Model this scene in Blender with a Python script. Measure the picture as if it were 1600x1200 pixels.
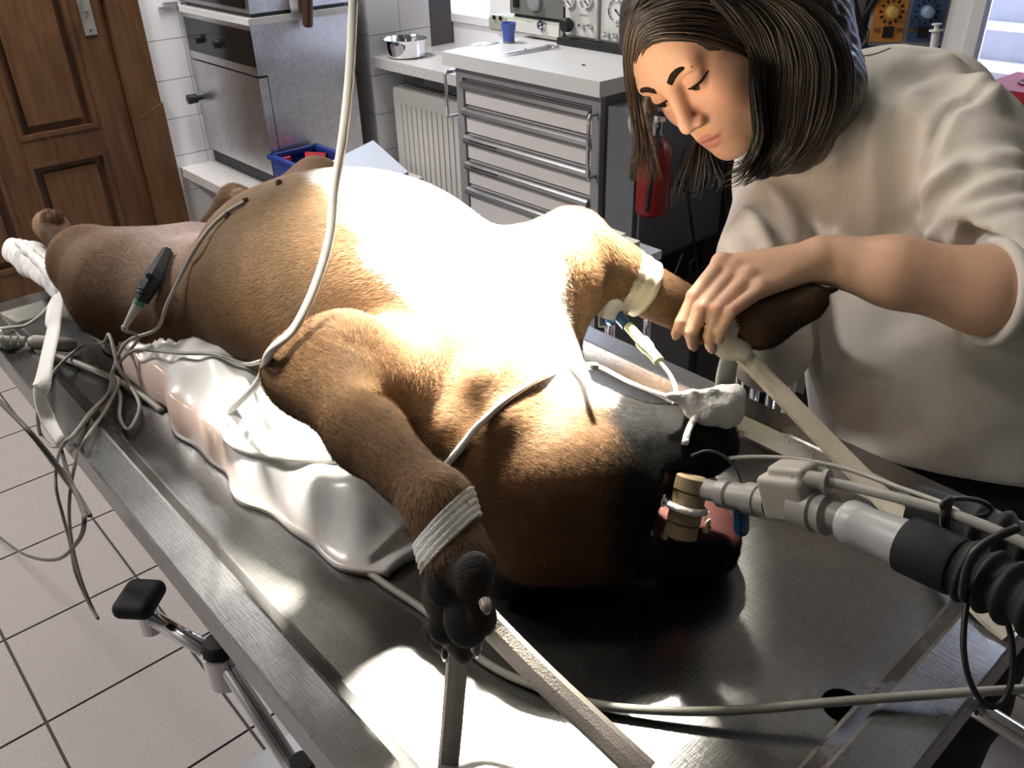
import bpy, bmesh, math, random
import numpy as np
from mathutils import Vector, Matrix
from mathutils.bvhtree import BVHTree

for o in list(bpy.data.objects):
    bpy.data.objects.remove(o)
SC = bpy.context.scene
COL = SC.collection
random.seed(7)
rng = np.random.default_rng(7)

# ------------------------------------------------------------------ camera
FPX = 1340.25                      # focal length in pixels of the 1600x1200 frame
PITCH, YAW, ROLL = math.radians(30.967), math.radians(48.962), math.radians(-1.578)
CAMZ = 1.47
_fw = np.array([math.cos(PITCH)*math.cos(YAW), math.cos(PITCH)*math.sin(YAW), -math.sin(PITCH)])
_r0 = np.array([math.sin(YAW), -math.cos(YAW), 0.0])
_u0 = np.cross(_r0, _fw)
_rt = math.cos(ROLL)*_r0 + math.sin(ROLL)*_u0
_up = -math.sin(ROLL)*_r0 + math.cos(ROLL)*_u0
CAM = np.array([0, 0, CAMZ])
cam_data = bpy.data.cameras.new('camera')
cam = bpy.data.objects.new('camera', cam_data)
COL.objects.link(cam)
cam_data.sensor_width = 36.0
cam_data.lens = FPX*36.0/1600.0
cam_data.clip_start = 0.02
M = Matrix.Identity(4)
for i in range(3):
    M[i][0], M[i][1], M[i][2], M[i][3] = _rt[i], _up[i], -_fw[i], CAM[i]
cam.matrix_world = M
SC.camera = cam

# ------------------------------------------------------------------ colour management, world, lights
SC.view_settings.view_transform = 'Standard'
SC.view_settings.look = 'None'
SC.view_settings.gamma = 1.0
SC.view_settings.use_curve_mapping = False
SC.view_settings.exposure = 0.0
SC.cycles.max_bounces = 7
SC.cycles.diffuse_bounces = 3
SC.cycles.glossy_bounces = 4
SC.cycles.transmission_bounces = 6
SC.cycles.transparent_max_bounces = 8
SC.cycles.caustics_reflective = False
SC.cycles.caustics_refractive = False
SC.cycles.sample_clamp_indirect = 30.0

W = bpy.data.worlds.new('world')
SC.world = W
W.use_nodes = True
W.node_tree.nodes['Background'].inputs[0].default_value = (0.62, 0.70, 1.0, 1)
W.node_tree.nodes['Background'].inputs[1].default_value = 1.0

LAMP_POS = Vector((1.00, 0.98, 2.10))
LAMP_AIM = Vector((0.530, 0.615, 1.14))
FILL_LAMP_POS = Vector((0.27, 0.70, 2.15))  # unseen lamp head added to brighten the cushion and near foreleg
FILL_LAMP_AIM = Vector((0.275, 0.655, 1.0))
def light(name, kind, loc, aim, energy, color, **kw):
    d = bpy.data.lights.new(name, kind)
    d.energy = energy; d.color = color
    for k, v in kw.items():
        setattr(d, k, v)
    o = bpy.data.objects.new(name, d); COL.objects.link(o)
    o.location = loc
    o.rotation_euler = (Vector(aim)-Vector(loc)).to_track_quat('-Z', 'Y').to_euler()
    return o
light('surgical_lamp_light', 'SPOT', LAMP_POS + (LAMP_AIM-LAMP_POS).normalized()*0.06, LAMP_AIM, 4000, (1.0, 0.93, 0.78),
      spot_size=math.radians(18.6), spot_blend=0.75, shadow_soft_size=0.08)
light('added_cushion_light', 'SPOT', FILL_LAMP_POS + (FILL_LAMP_AIM-FILL_LAMP_POS).normalized()*0.05, FILL_LAMP_AIM, 150, (1.0, 0.95, 0.82),
      spot_size=math.radians(22), spot_blend=0.9, shadow_soft_size=0.06)
light('ceiling_light', 'AREA', (-0.75, 2.7, 2.72), (-0.75, 2.7, 0), 76, (1.0, 0.95, 0.9), shape='RECTANGLE', size=0.35, size_y=0.9)
light('added_tile_light', 'AREA', (1.45, 3.1, 2.72), (1.45, 3.1, 0), 46, (1.0, 0.97, 0.95), shape='RECTANGLE', size=0.3, size_y=0.6)  # extra lamp out of view, added to lift the tiled door wall
light('window_daylight', 'AREA', (2.62, 2.6, 1.45), (0.6, 2.0, 0.9), 60, (0.72, 0.80, 1.0), shape='RECTANGLE', size=1.1, size_y=1.1)
light('window_daylight_2', 'AREA', (3.7, 0.45, 3.2), (1.2, 0.35, 1.0), 330, (0.72, 0.80, 1.0), shape='RECTANGLE', size=1.6, size_y=1.6)

# ------------------------------------------------------------------ helpers: picture ray -> real place
def ray(px, py):
    return _fw + _rt*(px-800)/FPX - _up*(py-600)/FPX
def AX(px, py, x):
    d = ray(px, py); return CAM + d*(x/d[0])
def AY(px, py, y):
    d = ray(px, py); return CAM + d*(y/d[1])
def AZ(px, py, z):
    d = ray(px, py); return CAM + d*((z-CAMZ)/d[2])
def AD(px, py, dep):
    return CAM + ray(px, py)*dep
def proj(P):
    v = np.asarray(P, float)-CAM
    w = v@_fw
    return 800+FPX*(v@_rt)/w, 600-FPX*(v@_up)/w, w

# ------------------------------------------------------------------ materials
MATS = {}
def nmat(name):
    m = bpy.data.materials.new(name); m.use_nodes = True
    nt = m.node_tree
    return m, nt, nt.nodes['Principled BSDF']
def mat(name, col, rough=0.5, metal=0.0, noise=0.0, nscale=20.0, bump=0.0, bscale=200.0, stretch=None, trans=0.0, alpha=1.0,
        coat=0.0, emit=None, estr=0.0, col2=None, spec=0.5, sss=0.0, ior=1.45, rnoise=0.0):
    if name in MATS:
        return MATS[name]
    m, nt, b = nmat(name)
    N, L = nt.nodes, nt.links
    b.inputs['Roughness'].default_value = rough
    b.inputs['Metallic'].default_value = metal
    b.inputs['Base Color'].default_value = (*col, 1)
    b.inputs['Transmission Weight'].default_value = trans
    b.inputs['Alpha'].default_value = alpha
    b.inputs['Coat Weight'].default_value = coat
    b.inputs['Specular IOR Level'].default_value = spec
    b.inputs['IOR'].default_value = ior
    if sss:
        b.inputs['Subsurface Weight'].default_value = sss
        b.inputs['Subsurface Radius'].default_value = (0.012, 0.005, 0.003)
        b.inputs['Subsurface Scale'].default_value = 1.0
    if emit:
        b.inputs['Emission Color'].default_value = (*emit, 1)
        b.inputs['Emission Strength'].default_value = estr
    tc = N.new('ShaderNodeTexCoord'); mp = N.new('ShaderNodeMapping')
    L.new(tc.outputs['Object'], mp.inputs['Vector'])
    if stretch:
        mp.inputs['Scale'].default_value = stretch
    if noise or col2:
        n = N.new('ShaderNodeTexNoise'); n.inputs['Scale'].default_value = nscale; n.inputs['Detail'].default_value = 6
        L.new(mp.outputs['Vector'], n.inputs['Vector'])
        mx = N.new('ShaderNodeMix'); mx.data_type = 'RGBA'
        c2 = col2 if col2 else tuple(max(0, c*(1-noise)) for c in col)
        c1 = col if col2 else tuple(min(1, c*(1+noise*0.4)) for c in col)
        mx.inputs[6].default_value = (*c1, 1); mx.inputs[7].default_value = (*c2, 1)
        mr = N.new('ShaderNodeMapRange'); mr.inputs[1].default_value = 0.35; mr.inputs[2].default_value = 0.65
        L.new(n.outputs['Fac'], mr.inputs[0]); L.new(mr.outputs[0], mx.inputs[0])
        L.new(mx.outputs[2], b.inputs['Base Color'])
    if rnoise:
        n3 = N.new('ShaderNodeTexNoise'); n3.inputs['Scale'].default_value = nscale; n3.inputs['Detail'].default_value = 8
        L.new(mp.outputs['Vector'], n3.inputs['Vector'])
        mr3 = N.new('ShaderNodeMapRange'); mr3.inputs[1].default_value = 0.3; mr3.inputs[2].default_value = 0.7
        mr3.inputs[3].default_value = max(0.02, rough-rnoise); mr3.inputs[4].default_value = rough+rnoise
        L.new(n3.outputs['Fac'], mr3.inputs[0]); L.new(mr3.outputs[0], b.inputs['Roughness'])
    if bump:
        n2 = N.new('ShaderNodeTexNoise'); n2.inputs['Scale'].default_value = bscale; n2.inputs['Detail'].default_value = 4
        L.new(mp.outputs['Vector'], n2.inputs['Vector'])
        bp = N.new('ShaderNodeBump'); bp.inputs['Strength'].default_value = bump; bp.inputs['Distance'].default_value = 0.003
        L.new(n2.outputs['Fac'], bp.inputs['Height']); L.new(bp.outputs['Normal'], b.inputs['Normal'])
    MATS[name] = m
    return m

def steel(name, col, rough, scr=1.0):
    """brushed and scratched stainless steel"""
    if name in MATS: return MATS[name]
    m, nt, b = nmat(name); N, L = nt.nodes, nt.links
    b.inputs['Metallic'].default_value = 1.0
    tc = N.new('ShaderNodeTexCoord')
    def noise(scale, sc3, det=6, rot=0.0):
        mp = N.new('ShaderNodeMapping'); mp.inputs['Scale'].default_value = sc3; mp.inputs['Rotation'].default_value = (0, 0, rot)
        L.new(tc.outputs['Object'], mp.inputs['Vector'])
        n = N.new('ShaderNodeTexNoise'); n.inputs['Scale'].default_value = scale; n.inputs['Detail'].default_value = det
        L.new(mp.outputs['Vector'], n.inputs['Vector']); return n
    n1 = noise(5, (1, 1, 1)); n2 = noise(60, (1, 12, 1), 3, 0.6); n3 = noise(60, (14, 1, 1), 3, 0.2)
    mr = N.new('ShaderNodeMapRange'); mr.inputs[1].default_value = 0.3; mr.inputs[2].default_value = 0.7
    mr.inputs[3].default_value = rough*0.75; mr.inputs[4].default_value = rough*1.3
    L.new(n1.outputs['Fac'], mr.inputs[0]); L.new(mr.outputs[0], b.inputs['Roughness'])
    mx = N.new('ShaderNodeMix'); mx.data_type = 'RGBA'
    mx.inputs[6].default_value = (*[c*0.82 for c in col], 1); mx.inputs[7].default_value = (*[min(1, c*1.12) for c in col], 1)
    ad = N.new('ShaderNodeMath'); ad.operation = 'ADD'; L.new(n2.outputs['Fac'], ad.inputs[0]); L.new(n3.outputs['Fac'], ad.inputs[1])
    mr2 = N.new('ShaderNodeMapRange'); mr2.inputs[1].default_value = 0.7; mr2.inputs[2].default_value = 1.3
    L.new(ad.outputs[0], mr2.inputs[0]); L.new(mr2.outputs[0], mx.inputs[0]); L.new(mx.outputs[2], b.inputs['Base Color'])
    bp = N.new('ShaderNodeBump'); bp.inputs['Strength'].default_value = 0.12*scr; bp.inputs['Distance'].default_value = 0.001
    L.new(ad.outputs[0], bp.inputs['Height']); L.new(bp.outputs['Normal'], b.inputs['Normal'])
    MATS[name] = m
    return m

def vcol_mat(name, rough=0.7, bump=0.5, bscale=350.0, stretch=(1, 1, 1), var=0.25, sheen=0.0, sss=0.0, nscale=160.0, spec=0.3):
    """colour pattern of the coat / skin from the mesh's own 'Col' attribute plus fine grain"""
    if name in MATS: return MATS[name]
    m, nt, b = nmat(name); N, L = nt.nodes, nt.links
    at = N.new('ShaderNodeAttribute'); at.attribute_name = 'Col'
    tc = N.new('ShaderNodeTexCoord'); mp = N.new('ShaderNodeMapping'); mp.inputs['Scale'].default_value = stretch
    L.new(tc.outputs['Object'], mp.inputs['Vector'])
    n = N.new('ShaderNodeTexNoise'); n.inputs['Scale'].default_value = nscale; n.inputs['Detail'].default_value = 5
    L.new(mp.outputs['Vector'], n.inputs['Vector'])
    mr = N.new('ShaderNodeMapRange'); mr.inputs[1].default_value = 0.3; mr.inputs[2].default_value = 0.7
    mr.inputs[3].default_value = 1-var; mr.inputs[4].default_value = 1+var
    L.new(n.outputs['Fac'], mr.inputs[0])
    mx = N.new('ShaderNodeMix'); mx.data_type = 'RGBA'; mx.blend_type = 'MULTIPLY'; mx.inputs[0].default_value = 1
    L.new(at.outputs['Color'], mx.inputs[6]); L.new(mr.outputs[0], mx.inputs[7])
    L.new(mx.outputs[2], b.inputs['Base Color'])
    b.inputs['Roughness'].default_value = rough
    b.inputs['Specular IOR Level'].default_value = spec
    if sheen:
        b.inputs['Sheen Weight'].default_value = sheen
    if sss:
        b.inputs['Subsurface Weight'].default_value = sss
        b.inputs['Subsurface Radius'].default_value = (0.010, 0.004, 0.002)
        b.inputs['Subsurface Scale'].default_value = 1.0
    if bump:
        n2 = N.new('ShaderNodeTexNoise'); n2.inputs['Scale'].default_value = bscale; n2.inputs['Detail'].default_value = 3
        L.new(mp.outputs['Vector'], n2.inputs['Vector'])
        bp = N.new('ShaderNodeBump'); bp.inputs['Strength'].default_value = bump; bp.inputs['Distance'].default_value = 0.002
        L.new(n2.outputs['Fac'], bp.inputs['Height']); L.new(bp.outputs['Normal'], b.inputs['Normal'])
    MATS[name] = m
    return m

# ------------------------------------------------------------------ helpers: meshes
def link_mesh(name, me, m=None, parent=None, smooth=False):
    if m is not None:
        me.materials.append(m)
    if smooth:
        me.polygons.foreach_set('use_smooth', [True]*len(me.polygons))
    o = bpy.data.objects.new(name, me); COL.objects.link(o)
    if parent is not None:
        setpar(o, parent)
    return o
WLOC = {}
def setpar(o, parent):
    o.parent = parent
    loc = WLOC.get(parent.name, Vector((0, 0, 0)))
    o.matrix_parent_inverse = Matrix.Translation(-loc)
def thing(name, label, cat, loc, group=None):
    o = bpy.data.objects.new(name, None); COL.objects.link(o)
    o.empty_display_size = 0.05
    o.location = loc
    WLOC[o.name] = Vector(loc)
    return tag(o, label, cat, group)
def tag(o, label=None, cat=None, group=None, kind=None):
    if label: o['label'] = label
    if cat: o['category'] = cat
    if group: o['group'] = group
    if kind: o['kind'] = kind
    return o
def bmobj(name, bm, m, parent=None, smooth=False, bevel=0.0, seg=2):
    if bevel:
        bmesh.ops.bevel(bm, geom=[e for e in bm.edges if len(e.link_faces) == 2 and e.calc_face_angle(0) > 0.5],
                        offset=bevel, segments=seg, profile=0.5, affect='EDGES', clamp_overlap=True)
    bmesh.ops.recalc_face_normals(bm, faces=bm.faces)
    me = bpy.data.meshes.new(name); bm.to_mesh(me); bm.free()
    o = link_mesh(name, me, m, parent, smooth)
    if smooth and bevel:
        pass
    return o
def addbox(bm, lo, hi, mtx=None):
    x0, y0, z0 = lo; x1, y1, z1 = hi
    vs = [bm.verts.new(v) for v in ((x0,y0,z0),(x1,y0,z0),(x1,y1,z0),(x0,y1,z0),(x0,y0,z1),(x1,y0,z1),(x1,y1,z1),(x0,y1,z1))]
    if mtx is not None:
        for v in vs: v.co = mtx @ v.co
    for f in ((0,3,2,1),(4,5,6,7),(0,1,5,4),(1,2,6,5),(2,3,7,6),(3,0,4,7)):
        bm.faces.new([vs[i] for i in f])
    return vs
def box(name, lo, hi, m, parent=None, bevel=0.0, mtx=None, seg=2):
    bm = bmesh.new(); addbox(bm, lo, hi, mtx)
    return bmobj(name, bm, m, parent, False, bevel, seg)
def prism(name, pts, lo, hi, axis, m, parent=None, bevel=0.0):
    """closed outline (2-D points) extruded along an axis from lo to hi"""
    bm = bmesh.new()
    def mk(p, t):
        if axis == 0: return (t, p[0], p[1])
        if axis == 1: return (p[0], t, p[1])
        return (p[0], p[1], t)
    a = [bm.verts.new(mk(p, lo)) for p in pts]; b = [bm.verts.new(mk(p, hi)) for p in pts]
    n = len(pts)
    bm.faces.new(a); bm.faces.new(b[::-1])
    for i in range(n):
        bm.faces.new((a[i], b[i], b[(i+1) % n], a[(i+1) % n]))
    return bmobj(name, bm, m, parent, False, bevel)
def smooth_path(pts, n=8):
    P = [np.asarray(p, float) for p in pts]
    if len(P) < 3: 
        return [P[0]+(P[-1]-P[0])*t for t in np.linspace(0, 1, max(2, n))]
    out = []
    Q = [2*P[0]-P[1]] + P + [2*P[-1]-P[-2]]
    for i in range(1, len(Q)-2):
        p0, p1, p2, p3 = Q[i-1:i+3]
        for k in range(n):
            t = k/n
            out.append(0.5*((2*p1)+(-p0+p2)*t+(2*p0-5*p1+4*p2-p3)*t*t+(-p0+3*p1-3*p2+p3)*t**3))
    out.append(P[-1])
    return out
def frames(path):
    T = []
    n = len(path)
    for i in range(n):
        a, b = path[max(0, i-1)], path[min(n-1, i+1)]
        t = b-a; T.append(t/(np.linalg.norm(t)+1e-12))
    u = np.cross(T[0], [0, 0, 1.0])
    if np.linalg.norm(u) < 1e-3: u = np.cross(T[0], [1.0, 0, 0])
    u /= np.linalg.norm(u)
    fr = []
    for t in T:
        u = u - t*(u@t); u /= (np.linalg.norm(u)+1e-12)
        fr.append((u, np.cross(t, u), t))
    return fr
def tube_into(bm, path, rad, seg=8, flat=1.0, cap=True, updir=None):
    """sweep; rad scalar or list; flat squashes second axis; updir fixes the thin axis"""
    path = [np.asarray(p, float) for p in path]
    fr = frames(path); n = len(path)
    rings = []
    for i, p in enumerate(path):
        r = rad if np.isscalar(rad) else np.interp(i/(n-1), np.linspace(0, 1, len(rad)), rad)
        u, v, t = fr[i]
        if updir is not None:
            v = np.asarray(updir, float); v = v-t*(v@t); v /= np.linalg.norm(v)+1e-12; u = np.cross(v, t)
        rings.append([bm.verts.new(p + r*(math.cos(a)*u + flat*math.sin(a)*v)) for a in np.linspace(0, 2*math.pi, seg, endpoint=False)])
    for i in range(n-1):
        A, B = rings[i], rings[i+1]
        for k in range(seg):
            bm.faces.new((A[k], A[(k+1) % seg], B[(k+1) % seg], B[k]))
    if cap:
        bm.faces.new(rings[0][::-1]); bm.faces.new(rings[-1])
def tube(name, pts, rad, m, parent=None, seg=8, n=8, flat=1.0, updir=None, smooth=True):
    bm = bmesh.new(); tube_into(bm, smooth_path(pts, n) if n else pts, rad, seg, flat, True, updir)
    return bmobj(name, bm, m, parent, smooth)
def lathe_into(bm, prof, a, axis, seg=24):
    """prof: list of (t along axis, radius) starting at point a"""
    a = np.asarray(a, float); ax = np.asarray(axis, float); ax = ax/np.linalg.norm(ax)
    u = np.cross(ax, [0, 0, 1.0])
    if np.linalg.norm(u) < 1e-3: u = np.cross(ax, [1.0, 0, 0])
    u /= np.linalg.norm(u); v = np.cross(ax, u)
    rings = []
    for t, r in prof:
        rings.append([bm.verts.new(a+ax*t+max(r, 1e-5)*(math.cos(q)*u+math.sin(q)*v)) for q in np.linspace(0, 2*math.pi, seg, endpoint=False)])
    for A, B in zip(rings, rings[1:]):
        for k in range(seg):
            bm.faces.new((A[k], A[(k+1) % seg], B[(k+1) % seg], B[k]))
    bm.faces.new(rings[0][::-1]); bm.faces.new(rings[-1])
def lathe(name, prof, a, axis, m, parent=None, seg=24, smooth=False):
    bm = bmesh.new(); lathe_into(bm, prof, a, axis, seg)
    o = bmobj(name, bm, m, parent, smooth)
    if smooth: autosmooth(o)
    return o
def autosmooth(o, ang=0.6):
    me = o.data
    bm = bmesh.new(); bm.from_mesh(me)
    for e in bm.edges:
        if len(e.link_faces) == 2 and e.calc_face_angle(0) > ang: e.smooth = False
    for f in bm.faces: f.smooth = True
    bm.to_mesh(me); bm.free()

# ------------------------------------------------------------------ helpers: organic surfaces (distance field -> one continuous mesh)
class Field:
    def __init__(self, lo, hi, res):
        self.lo = np.asarray(lo, float); self.res = res
        self.n = np.ceil((np.asarray(hi, float)-self.lo)/res).astype(int)+1
        self.D = np.full(self.n, 0.2, np.float32)
        self.ax = [self.lo[i]+res*np.arange(self.n[i]) for i in range(3)]
    def _sub(self, lo, hi):
        a = np.clip(np.floor((np.asarray(lo)-self.lo)/self.res).astype(int), 0, self.n)
        b = np.clip(np.ceil((np.asarray(hi)-self.lo)/self.res).astype(int)+1, 0, self.n)
        sl = tuple(slice(a[i], b[i]) for i in range(3))
        if any(b[i] <= a[i] for i in range(3)): return None, None
        G = np.stack(np.meshgrid(*[self.ax[i][sl[i]] for i in range(3)], indexing='ij'), -1)
        return sl, G
    def _apply(self, sl, d, k, op):
        d = d.astype(np.float32); D = self.D[sl]
        if op == 'sub':
            d = -d
            h = np.clip(0.5-0.5*(D-d)/k, 0, 1) if k > 0 else None
            self.D[sl] = np.maximum(D, d) if k <= 0 else D*(1-h)+d*h+k*h*(1-h)
        else:
            h = np.clip(0.5+0.5*(D-d)/k, 0, 1) if k > 0 else None
            self.D[sl] = np.minimum(D, d) if k <= 0 else D*(1-h)+d*h-k*h*(1-h)
    def cone(self, a, b, r1, r2, k=0.02, op='add', flat=None):
        """tapered capsule; flat=(dir,s) thins it along dir by factor s"""
        a = np.asarray(a, float); b = np.asarray(b, float); m = max(r1, r2)+k+3*self.res
        sl, G = self._sub(np.minimum(a, b)-m, np.maximum(a, b)+m)
        if sl is None: return self
        ab = b-a
        t = np.clip(((G-a)@ab)/(ab@ab+1e-12), 0, 1)
        q = G-(a+t[..., None]*ab)
        if flat is not None:
            dd = np.asarray(flat[0], float); dd = dd/np.linalg.norm(dd)
            q = q + dd*((q@dd)*(1/flat[1]-1))[..., None]
        d = np.sqrt((q**2).sum(-1))-(r1+(r2-r1)*t)
        self._apply(sl, d, k, op); return self
    def chain(self, pts, rads, k=0.02, op='add', kk=None, flat=None):
        for i in range(len(pts)-1):
            self.cone(pts[i], pts[i+1], rads[i], rads[i+1], k if i == 0 or kk is None else kk, op, flat)
        return self
    def ell(self, c, r, R=None, k=0.02, op='add'):
        """ellipsoid; R rows = local axes in world"""
        c = np.asarray(c, float); r = np.asarray(r, float)
        R = np.eye(3) if R is None else np.asarray(R, float)
        ext = np.abs(R.T)@r + k+3*self.res
        sl, G = self._sub(c-ext, c+ext)
        if sl is None: return self
        q = (G-c)@R.T
        k0 = np.sqrt(((q/r)**2).sum(-1)); k1 = np.sqrt(((q/r**2)**2).sum(-1))
        d = k0*(k0-1)/(k1+1e-9)
        self._apply(sl, d, k, op); return self
    def rbox(self, c, h, rad, R=None, k=0.01, op='add'):
        c = np.asarray(c, float); h = np.asarray(h, float); R = np.eye(3) if R is None else np.asarray(R, float)
        ext = np.abs(R.T)@h + k+3*self.res
        sl, G = self._sub(c-ext, c+ext)
        if sl is None: return self
        q = np.abs((G-c)@R.T)-(h-rad)
        d = np.sqrt((np.maximum(q, 0)**2).sum(-1))+np.minimum(q.max(-1), 0)-rad
        self._apply(sl, d, k, op); return self
    def half(self, p, n, k=0.0):
        """keep only the side n points away from"""
        G = np.stack(np.meshgrid(*self.ax, indexing='ij'), -1)
        d = ((G-np.asarray(p, float))@np.asarray(n, float)).astype(np.float32)
        self.D = np.maximum(self.D, d); return self
    def mesh(self, name):
        D = self.D; n = np.array(D.shape); S = D < 0
        c = np.zeros(n-1, np.int8)
        for dx in (0, 1):
            for dy in (0, 1):
                for dz in (0, 1):
                    c += S[dx:n[0]-1+dx, dy:n[1]-1+dy, dz:n[2]-1+dz]
        act = (c > 0) & (c < 8)
        idx = np.argwhere(act)
        vid = np.full(n-1, -1, np.int64); vid[act] = np.arange(len(idx))
        acc = np.zeros((len(idx), 3)); cnt = np.zeros(len(idx))
        corners = [(i, j, k) for i in (0, 1) for j in (0, 1) for k in (0, 1)]
        for A in corners:
            for axn in range(3):
                if A[axn] == 0:
                    B = list(A); B[axn] = 1
                    ia = idx+np.array(A); ib = idx+np.array(B)
                    da = D[ia[:, 0], ia[:, 1], ia[:, 2]]; db = D[ib[:, 0], ib[:, 1], ib[:, 2]]
                    x = (da < 0) != (db < 0)
                    t = np.where(x, da/(da-db+1e-20), 0)
                    p = np.tile(np.array(A, float), (len(idx), 1)); p[:, axn] += t
                    acc[x] += p[x]; cnt[x] += 1
        V = self.lo+self.res*(idx+acc/np.maximum(cnt, 1)[:, None])
        F = []
        for axn in range(3):
            sl0 = [slice(None)]*3; sl1 = [slice(None)]*3
            sl0[axn] = slice(0, -1); sl1[axn] = slice(1, None)
            s0, s1 = S[tuple(sl0)], S[tuple(sl1)]
            e = np.argwhere(s0 != s1)
            o1, o2 = [(1, 2), (2, 0), (0, 1)][axn]
            ok = (e[:, o1] > 0) & (e[:, o2] > 0) & (e[:, o1] < n[o1]-1) & (e[:, o2] < n[o2]-1)
            e = e[ok]
            def g(a, b):
                q = e.copy(); q[:, o1] -= a; q[:, o2] -= b
                return vid[q[:, 0], q[:, 1], q[:, 2]]
            quad = np.stack([g(1, 1), g(0, 1), g(0, 0), g(1, 0)], 1)
            flip = ~s0[e[:, 0], e[:, 1], e[:, 2]]
            quad[flip] = quad[flip][:, ::-1]
            F.append(quad)
        F = np.concatenate(F)
        F = F[(F >= 0).all(1)]
        me = bpy.data.meshes.new(name)
        me.vertices.add(len(V)); me.vertices.foreach_set('co', V.astype(np.float32).ravel())
        me.loops.add(4*len(F)); me.loops.foreach_set('vertex_index', F.ravel().astype(np.int32))
        me.polygons.add(len(F)); me.polygons.foreach_set('loop_start', (4*np.arange(len(F))).astype(np.int32))
        me.polygons.foreach_set('loop_total', np.full(len(F), 4, np.int32))
        me.update(calc_edges=True); me.validate()
        return me
def verts_of(me):
    a = np.zeros(len(me.vertices)*3, np.float32); me.vertices.foreach_get('co', a); return a.reshape(-1, 3).astype(float)
def normals_of(me):
    a = np.zeros(len(me.vertices)*3, np.float32); me.vertices.foreach_get('normal', a); return a.reshape(-1, 3).astype(float)
def set_verts(me, V):
    me.vertices.foreach_set('co', V.astype(np.float32).ravel()); me.update()
def set_col(me, C):
    at = me.color_attributes.new('Col', 'FLOAT_COLOR', 'POINT')
    a = np.ones((len(C), 4), np.float32); a[:, :3] = C
    at.data.foreach_set('color', a.ravel())
def pnoise(V, s, seed=0):
    """cheap smooth noise from a few sine waves"""
    r = np.random.default_rng(seed); out = np.zeros(len(V))
    for i in range(7):
        k = r.normal(size=3); k /= np.linalg.norm(k)
        out += np.sin(V@k*s*(0.7+0.5*i/3)+r.uniform(0, 6.28))
    return out/3.0
def sstep(a, b, x):
    t = np.clip((x-a)/(b-a), 0, 1); return t*t*(3-2*t)
def bvh_of(o):
    me = o.data
    return BVHTree.FromPolygons([v.co for v in me.vertices], [p.vertices for p in me.polygons])
def onto(bvh, px, py, off=0.0, fallback=None):
    d = Vector(ray(px, py)).normalized()
    hit, nrm, i, dist = bvh.ray_cast(Vector(CAM), d)
    if hit is None:
        return np.array(fallback) if fallback is not None else None
    if nrm.dot(d) > 0: nrm = -nrm
    return np.array(hit+nrm*off)
# ================================================================== SETTING
M_wtile = mat('wall_tile_glaze', (0.84, 0.84, 0.87), 0.22, noise=0.03, nscale=3)
M_grout = mat('dark_grout', (0.13, 0.12, 0.12), 0.9)
M_fgrout = mat('floor_grout', (0.055, 0.05, 0.05), 0.9)
M_ftile = mat('floor_tile_stoneware', (0.32, 0.288, 0.28), 0.42, noise=0.10, nscale=160, bump=0.08, bscale=400)
M_plaster = mat('white_plaster', (0.78, 0.77, 0.76), 0.8, noise=0.03, nscale=8)
M_white = mat('white_lacquer', (0.80, 0.80, 0.82), 0.35)
M_wood = mat('brown_door_wood', (0.115, 0.054, 0.023), 0.42, col2=(0.066, 0.030, 0.013), nscale=9, stretch=(5, 5, 0.55), bump=0.05, bscale=60)
M_wood2 = mat('brown_door_wood_light', (0.128, 0.062, 0.026), 0.42, col2=(0.082, 0.038, 0.016), nscale=9, stretch=(5, 5, 0.6), bump=0.05, bscale=60)
M_marble = mat('terrazzo_ledge', (0.62, 0.60, 0.60), 0.3, noise=0.2, nscale=120)
M_glass_frost = mat('frosted_pane', (0.85, 0.9, 1.0), 0.6, trans=0.9)
M_glass = mat('clear_pane', (0.95, 0.97, 1.0), 0.02, trans=1.0, ior=1.45)
M_black = mat('black_plastic', (0.012, 0.012, 0.013), 0.45)
M_blackm = mat('black_rubber', (0.012, 0.012, 0.013), 0.7)
M_chrome = mat('chrome', (0.75, 0.75, 0.77), 0.08, metal=1.0)
M_dark = mat('dark_void_paint', (0.02, 0.02, 0.02), 0.8)

def struct(o):
    o['kind'] = 'structure'; return o

XP, YR, YD, XW = 1.95, 3.03, 3.60, 2.36     # pier face, reveal, door wall, window plane
TL = 0.15
# floor: grout bed with separate tiles
fl = struct(box('floor', (-1.65, -1.45, -0.08), (2.75, 3.9, -0.004), M_fgrout))
ft = None
for i in range(-6, 9):
    for j in range(-5, 12):
        # joints at x = 0.030+0.2995 i, y = 0.31 j (measured)
        x0 = 0.030+0.2995*i; y0 = 0.015+0.299*j
        if x0 > 2.2 or y0 > 3.58: continue
        if ft is None:
            bm = bmesh.new(); addbox(bm, (0.003, 0.003, -0.012), (0.2965, 0.2960, 0.0))
            ft = bmobj('floor_tile', bm, M_ftile, None, False, 0.0015, 1); o = ft
        else:
            o = ft.copy(); COL.objects.link(o)
        o.location = (x0, y0, 0); o.parent = fl
struct(box('ceiling', (-1.65, -1.45, 2.80), (2.75, 3.9, 2.9), mat('aged_ceiling_paint', (0.55, 0.54, 0.53), 0.8)))
M_wdim = mat('grey_green_wall_paint', (0.30, 0.31, 0.30), 0.7, noise=0.04, nscale=6)
M_wdim = mat('grey_green_wall_paint', (0.30, 0.31, 0.30), 0.7, noise=0.04, nscale=6)
struct(box('wall_left', (-1.75, -1.45, 0), (-1.65, 3.9, 2.8), M_wdim))
struct(box('wall_front', (-1.75, -1.55, 0), (2.75, -1.45, 2.8), M_wdim))
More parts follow.
